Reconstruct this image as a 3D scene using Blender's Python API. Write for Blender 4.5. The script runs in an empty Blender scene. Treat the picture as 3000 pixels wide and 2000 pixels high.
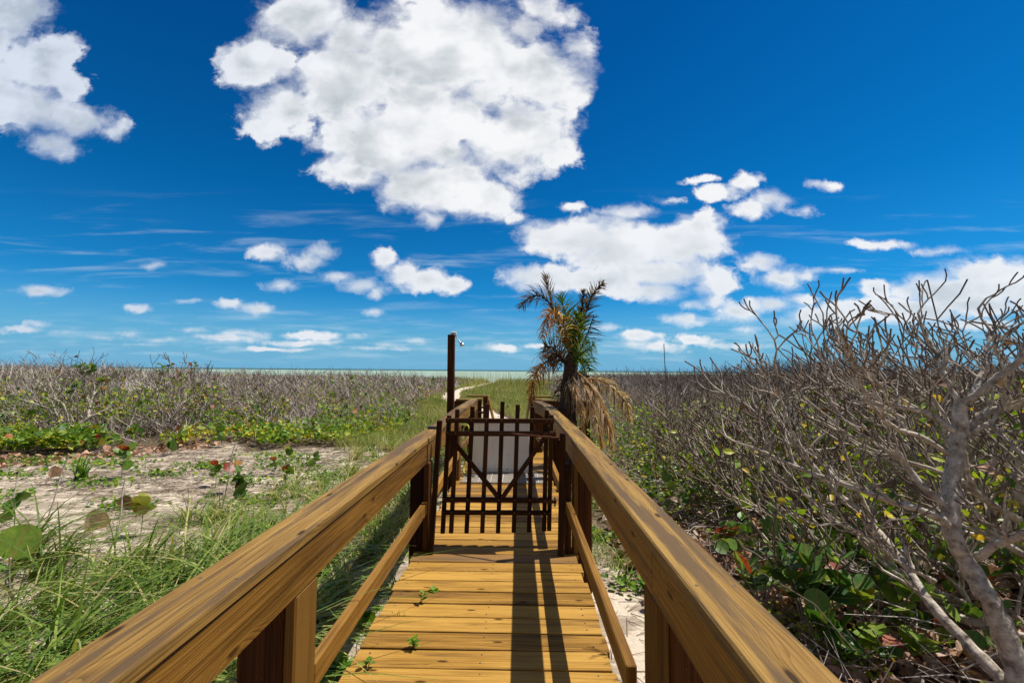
import bpy, math, random
import numpy as np
from mathutils import Vector, Matrix

R = math.radians
random.seed(7)
rng = np.random.default_rng(11)
SC = bpy.context.scene
COL = SC.collection

# ------------------------------------------------------------------ camera
EYE = Vector((0.0, 0.0, 1.37))
FPX = 1333.0                                   # focal length in pixels of a 3000 px wide frame
cam_d = bpy.data.cameras.new('camera')
cam_d.sensor_width = 36.0
cam_d.lens = FPX / 3000 * 36
cam_d.clip_start = 0.02
cam_d.clip_end = 40000
cam_d.dof.use_dof = True
cam_d.dof.focus_distance = 5.0
cam_d.dof.aperture_fstop = 7.1
cam = bpy.data.objects.new('camera', cam_d)
COL.objects.link(cam)
yaw, pitch, roll = R(0.86), R(3.6), R(0.45)
M = Matrix.Rotation(yaw, 4, 'Z') @ Matrix.Rotation(R(90) + pitch, 4, 'X') @ Matrix.Rotation(roll, 4, 'Z')
cam.matrix_world = Matrix.Translation(EYE) @ M
SC.camera = cam
M3 = M.to_3x3()

def ray(px, py):
    d = M3 @ Vector(((px - 1500) / FPX, (1000 - py) / FPX, -1.0))
    return d
def at_z(px, py, z):
    d = ray(px, py); t = (z - EYE.z) / d.z
    return EYE + d * t
def at_y(px, py, y):
    d = ray(px, py); t = y / d.y
    return EYE + d * t

# ------------------------------------------------------------------ view
SC.view_settings.view_transform = 'Standard'
SC.view_settings.look = 'None'
SC.view_settings.gamma = 1
SC.view_settings.exposure = 0.0
SC.cycles.max_bounces = 6
SC.cycles.diffuse_bounces = 3
SC.cycles.transparent_max_bounces = 6

# ------------------------------------------------------------------ sun
S = Vector((0.52, 0.13, 1.0)).normalized()
sun_el = math.asin(S.z); sun_az = math.atan2(S.x, S.y)
sd = bpy.data.lights.new('sun', 'SUN'); sd.energy = 5.0; sd.angle = R(0.5); sd.color = (1.0, 0.955, 0.88)
so = bpy.data.objects.new('sun', sd); COL.objects.link(so)
so.rotation_euler = S.to_track_quat('Z', 'Y').to_euler()

# ------------------------------------------------------------------ node helper
class NT:
    def __init__(s, tree): s.t = tree; s.n = tree.nodes; s.l = tree.links
    def new(s, typ, **kw):
        nd = s.n.new(typ)
        for k, v in kw.items(): setattr(nd, k, v)
        return nd
    def inp(s, nd, i, v):
        if v is None: return
        if isinstance(v, bpy.types.NodeSocket): s.l.new(v, nd.inputs[i])
        else: nd.inputs[i].default_value = v
    def math(s, op, a, b=None, c=None, clamp=False):
        nd = s.new('ShaderNodeMath', operation=op, use_clamp=clamp)
        s.inp(nd, 0, a); s.inp(nd, 1, b); s.inp(nd, 2, c)
        return nd.outputs[0]
    def vec(s, op, a, b=None, c=None):
        nd = s.new('ShaderNodeVectorMath', operation=op)
        s.inp(nd, 0, a); s.inp(nd, 1, b); s.inp(nd, 2, c)
        return nd.outputs['Value'] if op in ('LENGTH', 'DOT_PRODUCT', 'DISTANCE') else nd.outputs[0]
    def comb(s, x, y, z):
        nd = s.new('ShaderNodeCombineXYZ'); s.inp(nd, 0, x); s.inp(nd, 1, y); s.inp(nd, 2, z)
        return nd.outputs[0]
    def sep(s, v):
        nd = s.new('ShaderNodeSeparateXYZ'); s.inp(nd, 0, v); return nd.outputs
    def noise(s, v, scale, detail=4, rough=.55, dist=0, lac=2.0):
        nd = s.new('ShaderNodeTexNoise')
        if v is not None: s.inp(nd, 'Vector', v)
        nd.inputs['Scale'].default_value = scale; nd.inputs['Detail'].default_value = detail
        nd.inputs['Roughness'].default_value = rough; nd.inputs['Distortion'].default_value = dist
        nd.inputs['Lacunarity'].default_value = lac
        return nd.outputs
    def mix(s, f, a, b, blend='MIX'):
        nd = s.new('ShaderNodeMix', data_type='RGBA', blend_type=blend)
        s.inp(nd, 0, f)
        s.inp(nd, 6, a if isinstance(a, bpy.types.NodeSocket) else (*a, 1) if len(a) == 3 else a)
        s.inp(nd, 7, b if isinstance(b, bpy.types.NodeSocket) else (*b, 1) if len(b) == 3 else b)
        return nd.outputs[2]
    def ramp(s, f, stops, interp='LINEAR'):
        nd = s.new('ShaderNodeValToRGB'); s.inp(nd, 0, f)
        cr = nd.color_ramp; cr.interpolation = interp
        while len(cr.elements) < len(stops): cr.elements.new(0.5)
        for e, (p, c) in zip(cr.elements, stops):
            e.position = p; e.color = (*c, 1) if len(c) == 3 else c
        return nd.outputs[0]
    def smooth(s, v, a, b, to0=0.0, to1=1.0):
        nd = s.new('ShaderNodeMapRange', interpolation_type='SMOOTHSTEP')
        s.inp(nd, 0, v); s.inp(nd, 1, a); s.inp(nd, 2, b); s.inp(nd, 3, to0); s.inp(nd, 4, to1)
        return nd.outputs[0]

# ------------------------------------------------------------------ sky with clouds
W = bpy.data.worlds.new('World'); SC.world = W; W.use_nodes = True
w = NT(W.node_tree); w.n.clear()
sky = w.new('ShaderNodeTexSky', sky_type='NISHITA')
sky.sun_disc = False; sky.sun_elevation = sun_el; sky.sun_rotation = sun_az
sky.altitude = 0; sky.air_density = 1.0; sky.dust_density = 0.6; sky.ozone_density = 2.0
gen = w.new('ShaderNodeTexCoord').outputs['Generated']
gx, gy, gz = w.sep(gen)
elev = w.math('MAXIMUM', gz, 0.0)
tint = w.ramp(elev, [(0.0, (0.30, 0.84, 1.42)), (0.05, (0.19, 0.74, 1.20)), (0.17, (0.05, 0.60, 1.04)),
                     (0.34, (0.012, 0.50, 0.93)), (0.62, (0.004, 0.38, 0.82)), (1.0, (0.005, 0.30, 0.75))])
skyc = w.mix(1.0, sky.outputs[0], tint, 'MULTIPLY')
SKYGAIN = 1.0
yy = w.math('MAXIMUM', gy, 0.08)
U = w.math('DIVIDE', gx, yy); V = w.math('DIVIDE', gz, yy)
P0 = w.comb(U, V, 0.0)
wn = w.noise(P0, 5.5, 7, .62)[1]
wp = w.vec('MULTIPLY', w.vec('SUBTRACT', wn, (.5, .5, .5)), (.085, .06, 0))
wn2 = w.noise(P0, 22.0, 5, .6)[1]
wp2 = w.vec('MULTIPLY', w.vec('SUBTRACT', wn2, (.5, .5, .5)), (.04, .028, 0))
hi = w.smooth(V, .16, .42)
wsc = w.math('MULTIPLY_ADD', hi, .60, .40)
P = w.vec('ADD', P0, w.vec('MULTIPLY', w.vec('ADD', wp, wp2), w.comb(wsc, wsc, wsc)))
# clouds: centre azimuth-tangent, elevation-tangent, half sizes (all as tangents from +Y)
CL = []
def c(x, y, rx, ry, k=1.0):
    CL.append((x, y, rx, ry, k))
big = [(590,150,100,90),(640,250,100,85),(610,300,60,40),(700,40,150,90),(800,190,150,120),(880,320,180,110),(1000,110,230,150),(1000,420,150,75),(1050,265,110,80),(1031,345,100,70),(1119,215,100,80),(944,230,110,90),(800,80,100,80),(1190,70,70,50),(820,400,80,40),
       (760,380,60,35),(1090,460,110,50),(985,500,35,28),(1180,310,150,130),(1240,190,130,100),(1340,130,60,70),(1270,30,80,50),(1050,520,0.1,0.1),
       (1300,290,30,70),(1270,370,20,40)]
left = [(20,40,120,90),(80,150,110,90),(40,240,150,80),(180,270,110,50),(260,290,45,30),(110,325,70,38),(-60,120,120,200),(150,200,60,60)]
mid = [(1310,545,110,52),(1430,565,150,70),(1560,560,110,60),(1520,625,150,40),(1240,640,100,36),(1400,645,110,32),(1500,668,90,26),(1640,648,55,38),
       (1600,515,70,40),(1470,482,80,18),(1540,455,60,18),(1640,440,80,24),(1700,425,40,18),(1780,462,60,22),(1850,485,32,16),(1710,478,50,20),(1600,412,50,10)]
small = [(1190,500,26,12),(1300,475,36,12),(1868,428,36,10),(612,580,44,18),(700,602,44,24),(745,580,34,18),(640,656,46,15),(530,698,40,15),(590,706,45,15),
         (885,595,34,30),(925,625,45,28),(975,645,55,28),(1040,658,38,20),(780,638,50,12),(830,655,50,18),(865,668,28,16),(90,668,60,14),(318,710,26,10),
         (1740,605,46,22),(1800,642,50,26),(1850,635,40,14),(1920,622,50,8),(1570,732,46,17),(1645,692,34,18),(1690,715,60,24),(1770,700,70,20),(2030,560,68,13),
         (2165,575,56,12),(2170,668,130,40),(2290,645,140,55),(2400,665,130,65),(2240,700,130,30),(2010,668,34,22),(1900,730,110,24),(1390,750,40,9),(1460,770,50,14),
         (2080,715,190,30),(1960,705,60,16),(1590,700,34,14),(1830,690,40,12),(345,612,20,8),(435,688,26,6),(1715,755,30,10)]
low = [(495,776,85,8),(450,760,35,7),(560,765,50,8),(590,768,26,8),(700,768,46,8),(690,785,60,7),(755,773,34,7),(820,774,24,7),(752,786,45,5),(950,782,16,5),
       (1150,798,50,10),(890,794,28,5),(1500,798,60,12),(1460,790,40,8),(95,742,20,6),(55,756,32,7),(150,764,38,6),(232,774,44,7),(300,764,26,6),(375,778,50,6),(330,788,40,4),(852,718,18,6),(1230,796,40,6),
       (1600,780,60,9),(1700,790,70,9),(2230,745,120,14),(850,800,60,4),(640,800,90,4)]
for lst, kk in ((big, 1.0), (left, 1.0), (mid, 1.0), (small, 1.0), (low, 0.8)):
    for (x, y, a, b) in lst:
        if a < 1: continue
        f = 1.2755 / FPX
        d = ray(x * 1.2755, y * 1.2755)
        r = math.sqrt(a * b) * f
        c(d.x / d.y, d.z / d.y, a * f, b * f, (0.13 * (r / 0.1) ** 0.70) * kk)
F = None
for (x, y, rx, ry, k) in CL:
    q = w.vec('MULTIPLY_ADD', P, (1 / rx, 1 / ry, 0), (-x / rx, -y / ry, 0))
    v = w.math('MULTIPLY_ADD', w.vec('LENGTH', q), -k, k)
    F = v if F is None else w.math('SMOOTH_MAX', F, v, 0.012)
# turbulence over the whole sky, by direction
nv = w.vec('MULTIPLY', P0, (1.0, 1.35, 1.0))
nw = w.vec('ADD', nv, w.vec('MULTIPLY', wn2, (.045, .045, 0)))
fbh = w.noise(nw, 6.5, 12, .63, .15)[0]
fbs = w.noise(nw, 22.0, 9, .62, .2)[0]
fb = w.math('ADD', w.math('MULTIPLY', fbh, hi), w.math('MULTIPLY', fbs, w.math('SUBTRACT', 1.0, hi)))
amp = w.math('MULTIPLY_ADD', hi, .165, .105)
fbl = w.noise(nv, 4.0, 3, .5)[0]
fsum = w.math('MULTIPLY_ADD', w.math('SUBTRACT', fb, .5), amp, F)
fsum = w.math('MULTIPLY_ADD', w.math('SUBTRACT', fbl, .47), .07, fsum)
front = w.smooth(gy, .1, .3)
soft = w.smooth(w.noise(nv, 6.0, 3, .5)[0], .38, .62, .018, .10)
soft = w.math('MULTIPLY', soft, w.math('MULTIPLY_ADD', w.smooth(V, .2, .6), .35, .75))
dn = w.new('ShaderNodeMapRange', interpolation_type='SMOOTHSTEP'); w.inp(dn, 0, fsum); w.inp(dn, 1, -0.016); w.inp(dn, 2, soft)
dens = dn.outputs[0]
back_n = w.noise(gen, 3.0, 8, .58)[0]
dens_b = w.smooth(back_n, .40, .58, .25, .88)  # unseen cloud behind and overhead, added to neutralise the blue ambient light
dens = w.math('ADD', w.math('MULTIPLY', dens, front), w.math('MULTIPLY', dens_b, w.math('SUBTRACT', 1.0, front)), clamp=True)
# thin high streaks
st = w.noise(w.vec('MULTIPLY', P0, (1.6, 16.0, 1.0)), 1.8, 6, .6, .4)[0]
stm = w.smooth(st, .50, .78, 0, .5)
band = w.math('MULTIPLY', w.smooth(V, .05, .10), w.smooth(V, .42, .26))
lowb = w.math('MULTIPLY', w.smooth(V, .0, .04), w.smooth(V, .14, .05))
st2 = w.smooth(w.noise(w.vec('MULTIPLY', P0, (3, 26.0, 1.0)), 2.2, 6, .6)[0], .44, .75, 0, .55)
streak = w.math('ADD', w.math('MULTIPLY', stm, band), w.math('MULTIPLY', st2, lowb))
streak = w.math('MULTIPLY', streak, w.math('MULTIPLY', front, .8))
# cloud body shade: thick cores a little greyer, relief towards the sun
off = w.vec('ADD', nv, (.045, .05, 0))
fb2 = w.noise(off, 5.5, 5, .50, .2)[0]
fb1 = w.noise(nv, 5.5, 5, .50, .2)[0]
rel = w.math('SUBTRACT', fb1, fb2)
core = w.smooth(fsum, .025, .11)
gr = w.smooth(w.noise(nv, 4.2, 4, .55)[0], .36, .62)
shade = w.math('MULTIPLY_ADD', w.math('MULTIPLY', core, gr), .66, .06)
shade = w.math('MULTIPLY_ADD', w.math('MULTIPLY', rel, core), -3.0, shade)
ccol = w.ramp(shade, [(0.0, (9.3, 9.4, 9.6)), (.28, (8.2, 8.4, 8.7)), (.60, (6.7, 7.1, 7.4)), (1.0, (5.0, 5.6, 6.0))])
lowc = w.math('SUBTRACT', 1.0, hi)
shl = w.math('MULTIPLY', w.math('MULTIPLY', w.smooth(fsum, .012, .075), lowc), w.smooth(w.noise(nv, 9.0, 4, .5)[0], .30, .62))
ccol = w.mix(w.math('MULTIPLY', shl, .75), ccol, (6.3, 6.8, 7.2))
dens = w.math('MULTIPLY', dens, w.math('MULTIPLY_ADD', hi, .10, .90))
ccol = w.mix(w.smooth(U, -.2, -1.15), ccol, w.mix(1.0, ccol, (.74, .80, .90), 'MULTIPLY'))
skyS = w.mix(w.smooth(gz, .16, -.01, 0, .92), skyc, (1.7, 4.5, 6.9))
sk1 = w.mix(streak, skyS, (6.4, 7.8, 8.8))
ccol = w.mix(front, (2.1, 2.05, 1.95), ccol)  # dim grey of the added unseen cloud, lowered to deepen the shadows
skf = w.mix(dens, sk1, ccol)
bg = w.new('ShaderNodeBackground'); w.inp(bg, 0, skf); bg.inputs[1].default_value = 0.1
wo = w.new('ShaderNodeOutputWorld'); w.l.new(bg.outputs[0], wo.inputs[0])
W.cycles.sampling_method = 'MANUAL'; W.cycles.sample_map_resolution = 512

# ------------------------------------------------------------------ materials
def material(name):
    m = bpy.data.materials.new(name); m.use_nodes = True
    t = NT(m.node_tree); t.n.clear()
    o = t.new('ShaderNodeOutputMaterial')
    return m, t, o
def principled(t, o, col, rough=.6, bump=None, bstr=.3, bdist=.01, spec=.5, metal=0.0):
    p = t.new('ShaderNodeBsdfPrincipled')
    t.inp(p, 'Base Color', col if isinstance(col, bpy.types.NodeSocket) else (*col, 1))
    t.inp(p, 'Roughness', rough); t.inp(p, 'Metallic', metal)
    p.inputs['Specular IOR Level'].default_value = spec
    if bump is not None:
        b = t.new('ShaderNodeBump'); b.inputs['Strength'].default_value = bstr; b.inputs['Distance'].default_value = bdist
        t.inp(b, 'Height', bump); t.l.new(b.outputs[0], p.inputs['Normal'])
    t.l.new(p.outputs[0], o.inputs[0])
    return p
def attr(t, name='rnd'):
    a = t.new('ShaderNodeAttribute', attribute_name=name); return a.outputs['Fac']

def wood(name, dark, mid, light, grey=None, greyamt=0.0, rough=.5, spec=.4, knots=1.0):
    m, t, o = material(name)
    uv = t.new('ShaderNodeTexCoord').outputs['UV']
    u, v, _ = t.sep(uv)
    rnd = attr(t)
    rz = t.math('MULTIPLY', rnd, 61.0)
    lowv = t.comb(t.math('MULTIPLY', u, .9), t.math('MULTIPLY', v, 8.0), rz)
    n1 = t.noise(lowv, 1.0, 3, .5)[0]
    # knots
    vo = t.new('ShaderNodeTexVoronoi', feature='F1', voronoi_dimensions='2D')
    t.inp(vo, 'Vector', t.comb(t.math('MULTIPLY_ADD', u, 1.7, t.math('MULTIPLY', rnd, 131.0)), t.math('MULTIPLY_ADD', v, 5.5, t.math('MULTIPLY', rnd, 77.0)), 0.0))
    vo.inputs['Scale'].default_value = 1.0
    kd = vo.outputs['Distance']
    kring = t.smooth(kd, .30, .04)
    knot = t.smooth(kd, .060, .022)
    ph = t.math('MULTIPLY_ADD', n1, 9.0, t.math('MULTIPLY', v, 120.0))
    ph = t.math('MULTIPLY_ADD', kring, 3.2 * knots, ph)
    ph = t.math('ADD', ph, t.math('MULTIPLY', rnd, 40))
    saw = t.math('FRACT', ph)
    lines = t.math('POWER', saw, 2.2)
    fib = t.noise(t.comb(t.math('MULTIPLY', u, 3.0), t.math('MULTIPLY', v, 300.0), rz), 1.0, 4, .65)[0]
    fib2 = t.noise(t.comb(t.math('MULTIPLY', u, 1.8), t.math('MULTIPLY', v, 85.0), t.math('ADD', rz, 17.0)), 1.0, 4, .6)[0]
    blot = t.noise(t.comb(t.math('MULTIPLY', u, 1.5), t.math('MULTIPLY', v, 13.0), t.math('ADD', rz, 9.0)), 1.0, 5, .62)[0]
    g = t.math('MULTIPLY_ADD', lines, -.26, .60)
    g = t.math('MULTIPLY_ADD', t.math('SUBTRACT', fib, .5), 1.05, g)
    g = t.math('MULTIPLY_ADD', t.math('SUBTRACT', blot, .5), 1.0, g)
    g = t.math('MULTIPLY_ADD', t.math('SUBTRACT', fib2, .5), .95, g)
    g = t.math('MULTIPLY_ADD', t.math('SUBTRACT', rnd, .5), .55, g)
    col = t.ramp(g, [(0.08, dark), (0.45, mid), (0.85, light)])
    if grey:
        wz = t.noise(t.comb(t.math('MULTIPLY', u, 1.1), t.math('MULTIPLY', v, 16.0), t.math('ADD', rz, 31.0)), 1.0, 6, .65)[0]
        col = t.mix(t.smooth(wz, .60 - .25 * greyamt, .72 - .2 * greyamt, 0, .85), col, grey)
    col = t.mix(t.math('MULTIPLY', knot, .88 * knots), col, (dark[0] * .35, dark[1] * .3, dark[2] * .3))
    spk = t.noise(t.comb(t.math('MULTIPLY', u, 70), t.math('MULTIPLY', v, 90), rz), 1.0, 2, .5)[0]
    col = t.mix(t.smooth(spk, .72, .78, 0, .35), col, (.55, .47, .36))
    # drying cracks
    cr = t.noise(t.comb(t.math('MULTIPLY', u, 1.3), t.math('MULTIPLY', v, 75.0), t.math('ADD', rz, 3.0)), 1.0, 2, .4)[0]
    crack = t.smooth(cr, .735, .775, 0, .85)
    col = t.mix(crack, col, (dark[0] * .3, dark[1] * .28, dark[2] * .25))
    hgt = t.math('MULTIPLY_ADD', crack, -1.2, t.math('MULTIPLY_ADD', fib, .5, t.math('MULTIPLY', lines, -.35)))
    rr = t.math('MULTIPLY_ADD', blot, .25, rough - .12)
    principled(t, o, col, rr, hgt, .45, .004, spec)
    return m

M_deck = wood('deck_stain', (.10, .043, .010), (.36, .185, .033), (.60, .335, .070), grey=(.20, .10, .03), greyamt=.3, rough=.6, spec=.15)
M_deck2 = wood('deck_stain_brown', (.10, .045, .013), (.24, .12, .032), (.36, .19, .055), grey=(.15, .10, .06), greyamt=.4, rough=.6, spec=.3)
M_cap = wood('cap_stain', (.065, .032, .009), (.265, .145, .036), (.44, .26, .068), grey=(.115, .072, .038), greyamt=.55, rough=.6, spec=.15)
M_side = wood('side_stain', (.08, .034, .006), (.27, .13, .022), (.42, .21, .038), grey=(.15, .085, .03), greyamt=.3, rough=.55, spec=.2)
M_post = wood('post_stain_shaded', (.018, .006, .0025), (.062, .022, .007), (.13, .05, .014), rough=.7, spec=.1, knots=.7)  # post brown, darkened to carry the shade of the camera-facing sides
M_post_lit = wood('post_stain_lit', (.035, .015, .004), (.115, .054, .011), (.20, .10, .020), rough=.6, spec=.15)  # lighter copy of the post brown, light on the inner faces put into its colour
M_gate = wood('gate_stain', (.016, .006, .003), (.045, .018, .007), (.085, .038, .015), rough=.7, spec=.1, knots=.5)
M_old = wood('weathered_stain', (.08, .04, .02), (.23, .145, .08), (.36, .26, .15), grey=(.26, .22, .17), greyamt=.6, rough=.7, spec=.25)

def simple(name, col, rough=.6, metal=0.0, spec=.5, var=.15, scale=30):
    m, t, o = material(name)
    n = t.noise(t.new('ShaderNodeTexCoord').outputs['Object'], scale, 5, .6)[0]
    cc = t.mix(t.smooth(n, .3, .7), tuple(x * (1 - var) for x in col), tuple(min(1, x * (1 + var)) for x in col))
    principled(t, o, cc, rough, n, .2, .002, spec, metal)
    return m
M_white = None
def white_board():
    m, t, o = material('white_board')
    oc = t.new('ShaderNodeTexCoord').outputs['Object']
    n = t.noise(t.vec('MULTIPLY', oc, (14, 14, 1.5)), 1.0, 5, .6)[0]
    n2 = t.noise(oc, 9, 5, .65)[0]
    col = t.mix(t.smooth(n, .52, .75, 0, .5), (.88, .87, .84), (.62, .58, .52))
    col = t.mix(t.smooth(n2, .62, .72, 0, .35), col, (.45, .38, .30))
    principled(t, o, col, .45, n, .1, .002, .4)
    return m
M_white = white_board()
M_rust = simple('rusty_iron', (.13, .05, .025), .8, .3, .3, .5, 60)
M_black = simple('black_plastic', (.02, .02, .022), .4)
M_metal = simple('dull_chrome', (.55, .55, .54), .28, .9, .5, .12, 20)
M_pvc = simple('white_pvc', (.62, .62, .60), .4)
M_hose = simple('yellow_hose', (.55, .58, .08), .4, var=.25)
M_mat = simple('grey_grating', (.27, .235, .195), .8, var=.2, scale=60)
M_slot = simple('pale_strip', (.50, .47, .42), .8, var=.1)
M_screw = simple('screw_head', (.22, .17, .12), .5, .6)

def leafmat(name, stops, trans=.35, rough=.45, vein=False, spec=.4):
    m, t, o = material(name)
    r = attr(t)
    col = t.ramp(r, stops)
    n = t.noise(t.new('ShaderNodeTexCoord').outputs['Object'], 34, 3, .6)[0]
    col = t.mix(.55, col, t.mix(1.0, col, t.ramp(n, [(.3, (.5, .5, .5)), (.7, (1.45, 1.4, 1.3))]), 'MULTIPLY'))
    if vein:
        uv = t.new('ShaderNodeTexCoord').outputs['UV']
        u, v, _ = t.sep(uv)
        au = t.math('ABSOLUTE', u)
        mid = t.smooth(au, .05, .02)
        s = t.math('FRACT', t.math('MULTIPLY', t.math('SUBTRACT', v, t.math('MULTIPLY', au, .75)), 3.2))
        side = t.smooth(t.math('ABSOLUTE', t.math('SUBTRACT', s, .5)), .07, .03)
        vf = t.math('MAXIMUM', mid, t.math('MULTIPLY', side, .7))
        col = t.mix(t.math('MULTIPLY', vf, .6), col, (.36, .24, .07))
    d = t.new('ShaderNodeBsdfPrincipled'); t.inp(d, 'Base Color', col); d.inputs['Roughness'].default_value = rough
    d.inputs['Specular IOR Level'].default_value = spec
    tr = t.new('ShaderNodeBsdfTranslucent')
    t.inp(tr, 0, t.mix(1.0, col, (1.25, 1.25, .6), 'MULTIPLY'))
    mx = t.new('ShaderNodeMixShader'); mx.inputs[0].default_value = trans
    t.l.new(d.outputs[0], mx.inputs[1]); t.l.new(tr.outputs[0], mx.inputs[2]); t.l.new(mx.outputs[0], o.inputs[0])
    return m
M_grass = leafmat('grass_blades', [(0, (.08, .16, .02)), (.45, (.17, .27, .035)), (.68, (.30, .37, .07)), (.80, (.52, .46, .16)), (1, (.62, .50, .28))], .3, .5)
M_drygrass = leafmat('dune_grass_blades', [(0, (.12, .18, .03)), (.4, (.26, .31, .06)), (.65, (.42, .42, .12)), (.85, (.50, .44, .2)), (1, (.58, .48, .3))], .25, .6)
M_leaf = leafmat('vine_leaves', [(0, (.03, .085, .01)), (.4, (.10, .23, .02)), (.7, (.30, .44, .03)), (.9, (.56, .56, .05)), (1, (.72, .48, .05))], .35, .42)
M_grape = leafmat('round_leaves', [(0, (.03, .11, .018)), (.5, (.11, .25, .03)), (.8, (.28, .38, .05)), (.9, (.36, .27, .05)), (1, (.42, .07, .03))], .3, .48, vein=True, spec=.5)
M_redleaf = leafmat('red_leaves', [(0, (.42, .045, .03)), (.5, (.30, .05, .03)), (1, (.22, .07, .04))], .35, .4, vein=True)
M_dead = leafmat('fallen_leaves', [(0, (.12, .06, .035)), (.35, (.30, .165, .10)), (.7, (.56, .35, .24)), (1, (.64, .52, .42))], .08, .7, spec=.2)
M_bark = None
def bark():
    m, t, o = material('bare_bark')
    oc = t.new('ShaderNodeTexCoord').outputs['Object']
    tip = attr(t, 'tip')
    n = t.noise(oc, 26, 5, .65)[0]; n2 = t.noise(oc, 7, 4, .6)[0]
    col = t.ramp(n, [(.30, (.14, .105, .08)), (.48, (.47, .40, .32)), (.70, (.80, .72, .61))])
    col = t.mix(t.smooth(n2, .56, .68, 0, .75), col, (.11, .08, .06))
    col = t.mix(t.smooth(tip, .74, .98, 0, .8), col, (.10, .065, .05))
    principled(t, o, col, .85, n, .8, .012, .15)
    return m
M_bark = bark()
def twigm(name, a, b, c_):
    m, t, o = material(name)
    col = t.ramp(attr(t), [(0, a), (.5, b), (1, c_)])
    principled(t, o, col, .85, spec=.2)
    return m
M_twig = twigm('thicket_twigs', (.045, .03, .024), (.27, .22, .18), (.82, .74, .65))
M_debris = twigm('dry_debris', (.09, .065, .045), (.20, .15, .105), (.34, .28, .21))

def sandm(name, vegmix):
    m, t, o = material(name)
    g = t.new('ShaderNodeNewGeometry').outputs['Position']
    n = t.noise(g, 1.3, 6, .6)[0]; f = t.noise(g, 60, 5, .7)[0]; f2 = t.noise(g, 9, 5, .65)[0]
    col = t.mix(t.smooth(f, .3, .7), (.62, .51, .385), (.80, .68, .53))
    col = t.mix(t.smooth(f2, .55, .72, 0, .45), col, (.34, .26, .18))
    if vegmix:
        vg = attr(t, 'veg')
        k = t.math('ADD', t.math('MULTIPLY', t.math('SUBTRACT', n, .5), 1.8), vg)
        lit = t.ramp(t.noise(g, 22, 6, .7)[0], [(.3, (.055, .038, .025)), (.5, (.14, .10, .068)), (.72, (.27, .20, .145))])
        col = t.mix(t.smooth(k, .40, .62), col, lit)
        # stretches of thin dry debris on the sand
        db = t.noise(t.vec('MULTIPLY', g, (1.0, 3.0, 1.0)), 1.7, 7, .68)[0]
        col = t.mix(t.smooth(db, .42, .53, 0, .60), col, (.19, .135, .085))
    hh = t.math('ADD', t.math('MULTIPLY', f2, 1.0), t.math('MULTIPLY', f, .25))
    principled(t, o, col, .95, hh, .7, .03, .1)
    return m
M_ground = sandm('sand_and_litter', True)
M_path = sandm('path_sand', False)

def seam():
    m, t, o = material('sea_water')
    g = t.new('ShaderNodeNewGeometry').outputs['Position']
    x, y, z = t.sep(g)
    far = t.smooth(y, 900, 2200)
    n = t.noise(t.vec('MULTIPLY', g, (.012, .05, 1)), 1.0, 6, .6)[0]
    col = t.mix(t.smooth(n, .35, .65), (.26, .39, .32), (.37, .47, .38))
    col = t.mix(far, col, (.02, .10, .12))
    fo = t.noise(t.vec('MULTIPLY', g, (.05, .22, 1)), 1.0, 8, .68)[0]
    foam = t.math('MULTIPLY', t.smooth(fo, .635, .68), t.smooth(y, 420, 150))
    col = t.mix(foam, col, (.8, .82, .8))
    wv = t.noise(t.vec('MULTIPLY', g, (.5, 1.4, 1)), 1.0, 8, .65)[0]
    principled(t, o, col, .7, wv, .6, .3, .12)
    return m
M_sea = seam()

# ------------------------------------------------------------------ mesh helpers
def tag(o, label=None, cat=None, group=None, kind=None):
    if label: o['label'] = label
    if cat: o['category'] = cat
    if group: o['group'] = group
    if kind: o['kind'] = kind
    return o
def empty(name, loc=(0, 0, 0), rz=0.0):
    e = bpy.data.objects.new(name, None); COL.objects.link(e)
    e.location = loc; e.rotation_euler = (0, 0, rz); e.empty_display_size = .1
    return e

class Geo:
    """collects vertices / faces / per-vertex attribute / uv and links them as ONE mesh object"""
    def __init__(s): s.v = []; s.f = []; s.a = []; s.uv = []; s.mi = []; s.n = 0; s.smooth = False
    def add(s, verts, faces, rnd=0.5, uv=None, mi=0):
        verts = np.asarray(verts, dtype=np.float32).reshape(-1, 3); faces = np.asarray(faces, dtype=np.int64)
        s.v.append(verts); s.f.append(faces + s.n); k = len(verts)
        s.a.append(np.broadcast_to(np.asarray(rnd, dtype=np.float32), (k,)).copy())
        s.uv.append(np.zeros((k, 2), np.float32) if uv is None else np.asarray(uv, dtype=np.float32).reshape(-1, 2))
        s.mi.append(np.full(len(faces), mi, np.int32))
        s.n += k
    def build(s, name, mats, parent=None, attr='rnd', loc=None):
        me = bpy.data.meshes.new(name)
        if s.n:
            v = np.concatenate(s.v); a = np.concatenate(s.a); uv = np.concatenate(s.uv); mi = np.concatenate(s.mi)
            loops = np.concatenate([f.ravel() for f in s.f])
            tot = np.concatenate([np.full(len(f), f.shape[1], np.int32) for f in s.f])
            start = np.concatenate([[0], np.cumsum(tot)[:-1]]).astype(np.int32)
            me.vertices.add(len(v)); me.vertices.foreach_set('co', v.ravel())
            me.loops.add(len(loops)); me.loops.foreach_set('vertex_index', loops.astype(np.int32))
            me.polygons.add(len(tot)); me.polygons.foreach_set('loop_start', start); me.polygons.foreach_set('loop_total', tot)
            me.polygons.foreach_set('material_index', mi)
            me.polygons.foreach_set('use_smooth', np.full(len(tot), s.smooth, bool))
            at = me.attributes.new(attr, 'FLOAT', 'POINT'); at.data.foreach_set('value', a)
            ul = me.uv_layers.new(name='UVMap'); ul.data.foreach_set('uv', uv[loops].ravel())
            me.update(calc_edges=True)
        for m in (mats if isinstance(mats, (list, tuple)) else [mats]): me.materials.append(m)
        o = bpy.data.objects.new(name, me); COL.objects.link(o)
        if parent: o.parent = parent
        if loc is not None: o.location = loc
        return o

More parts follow.
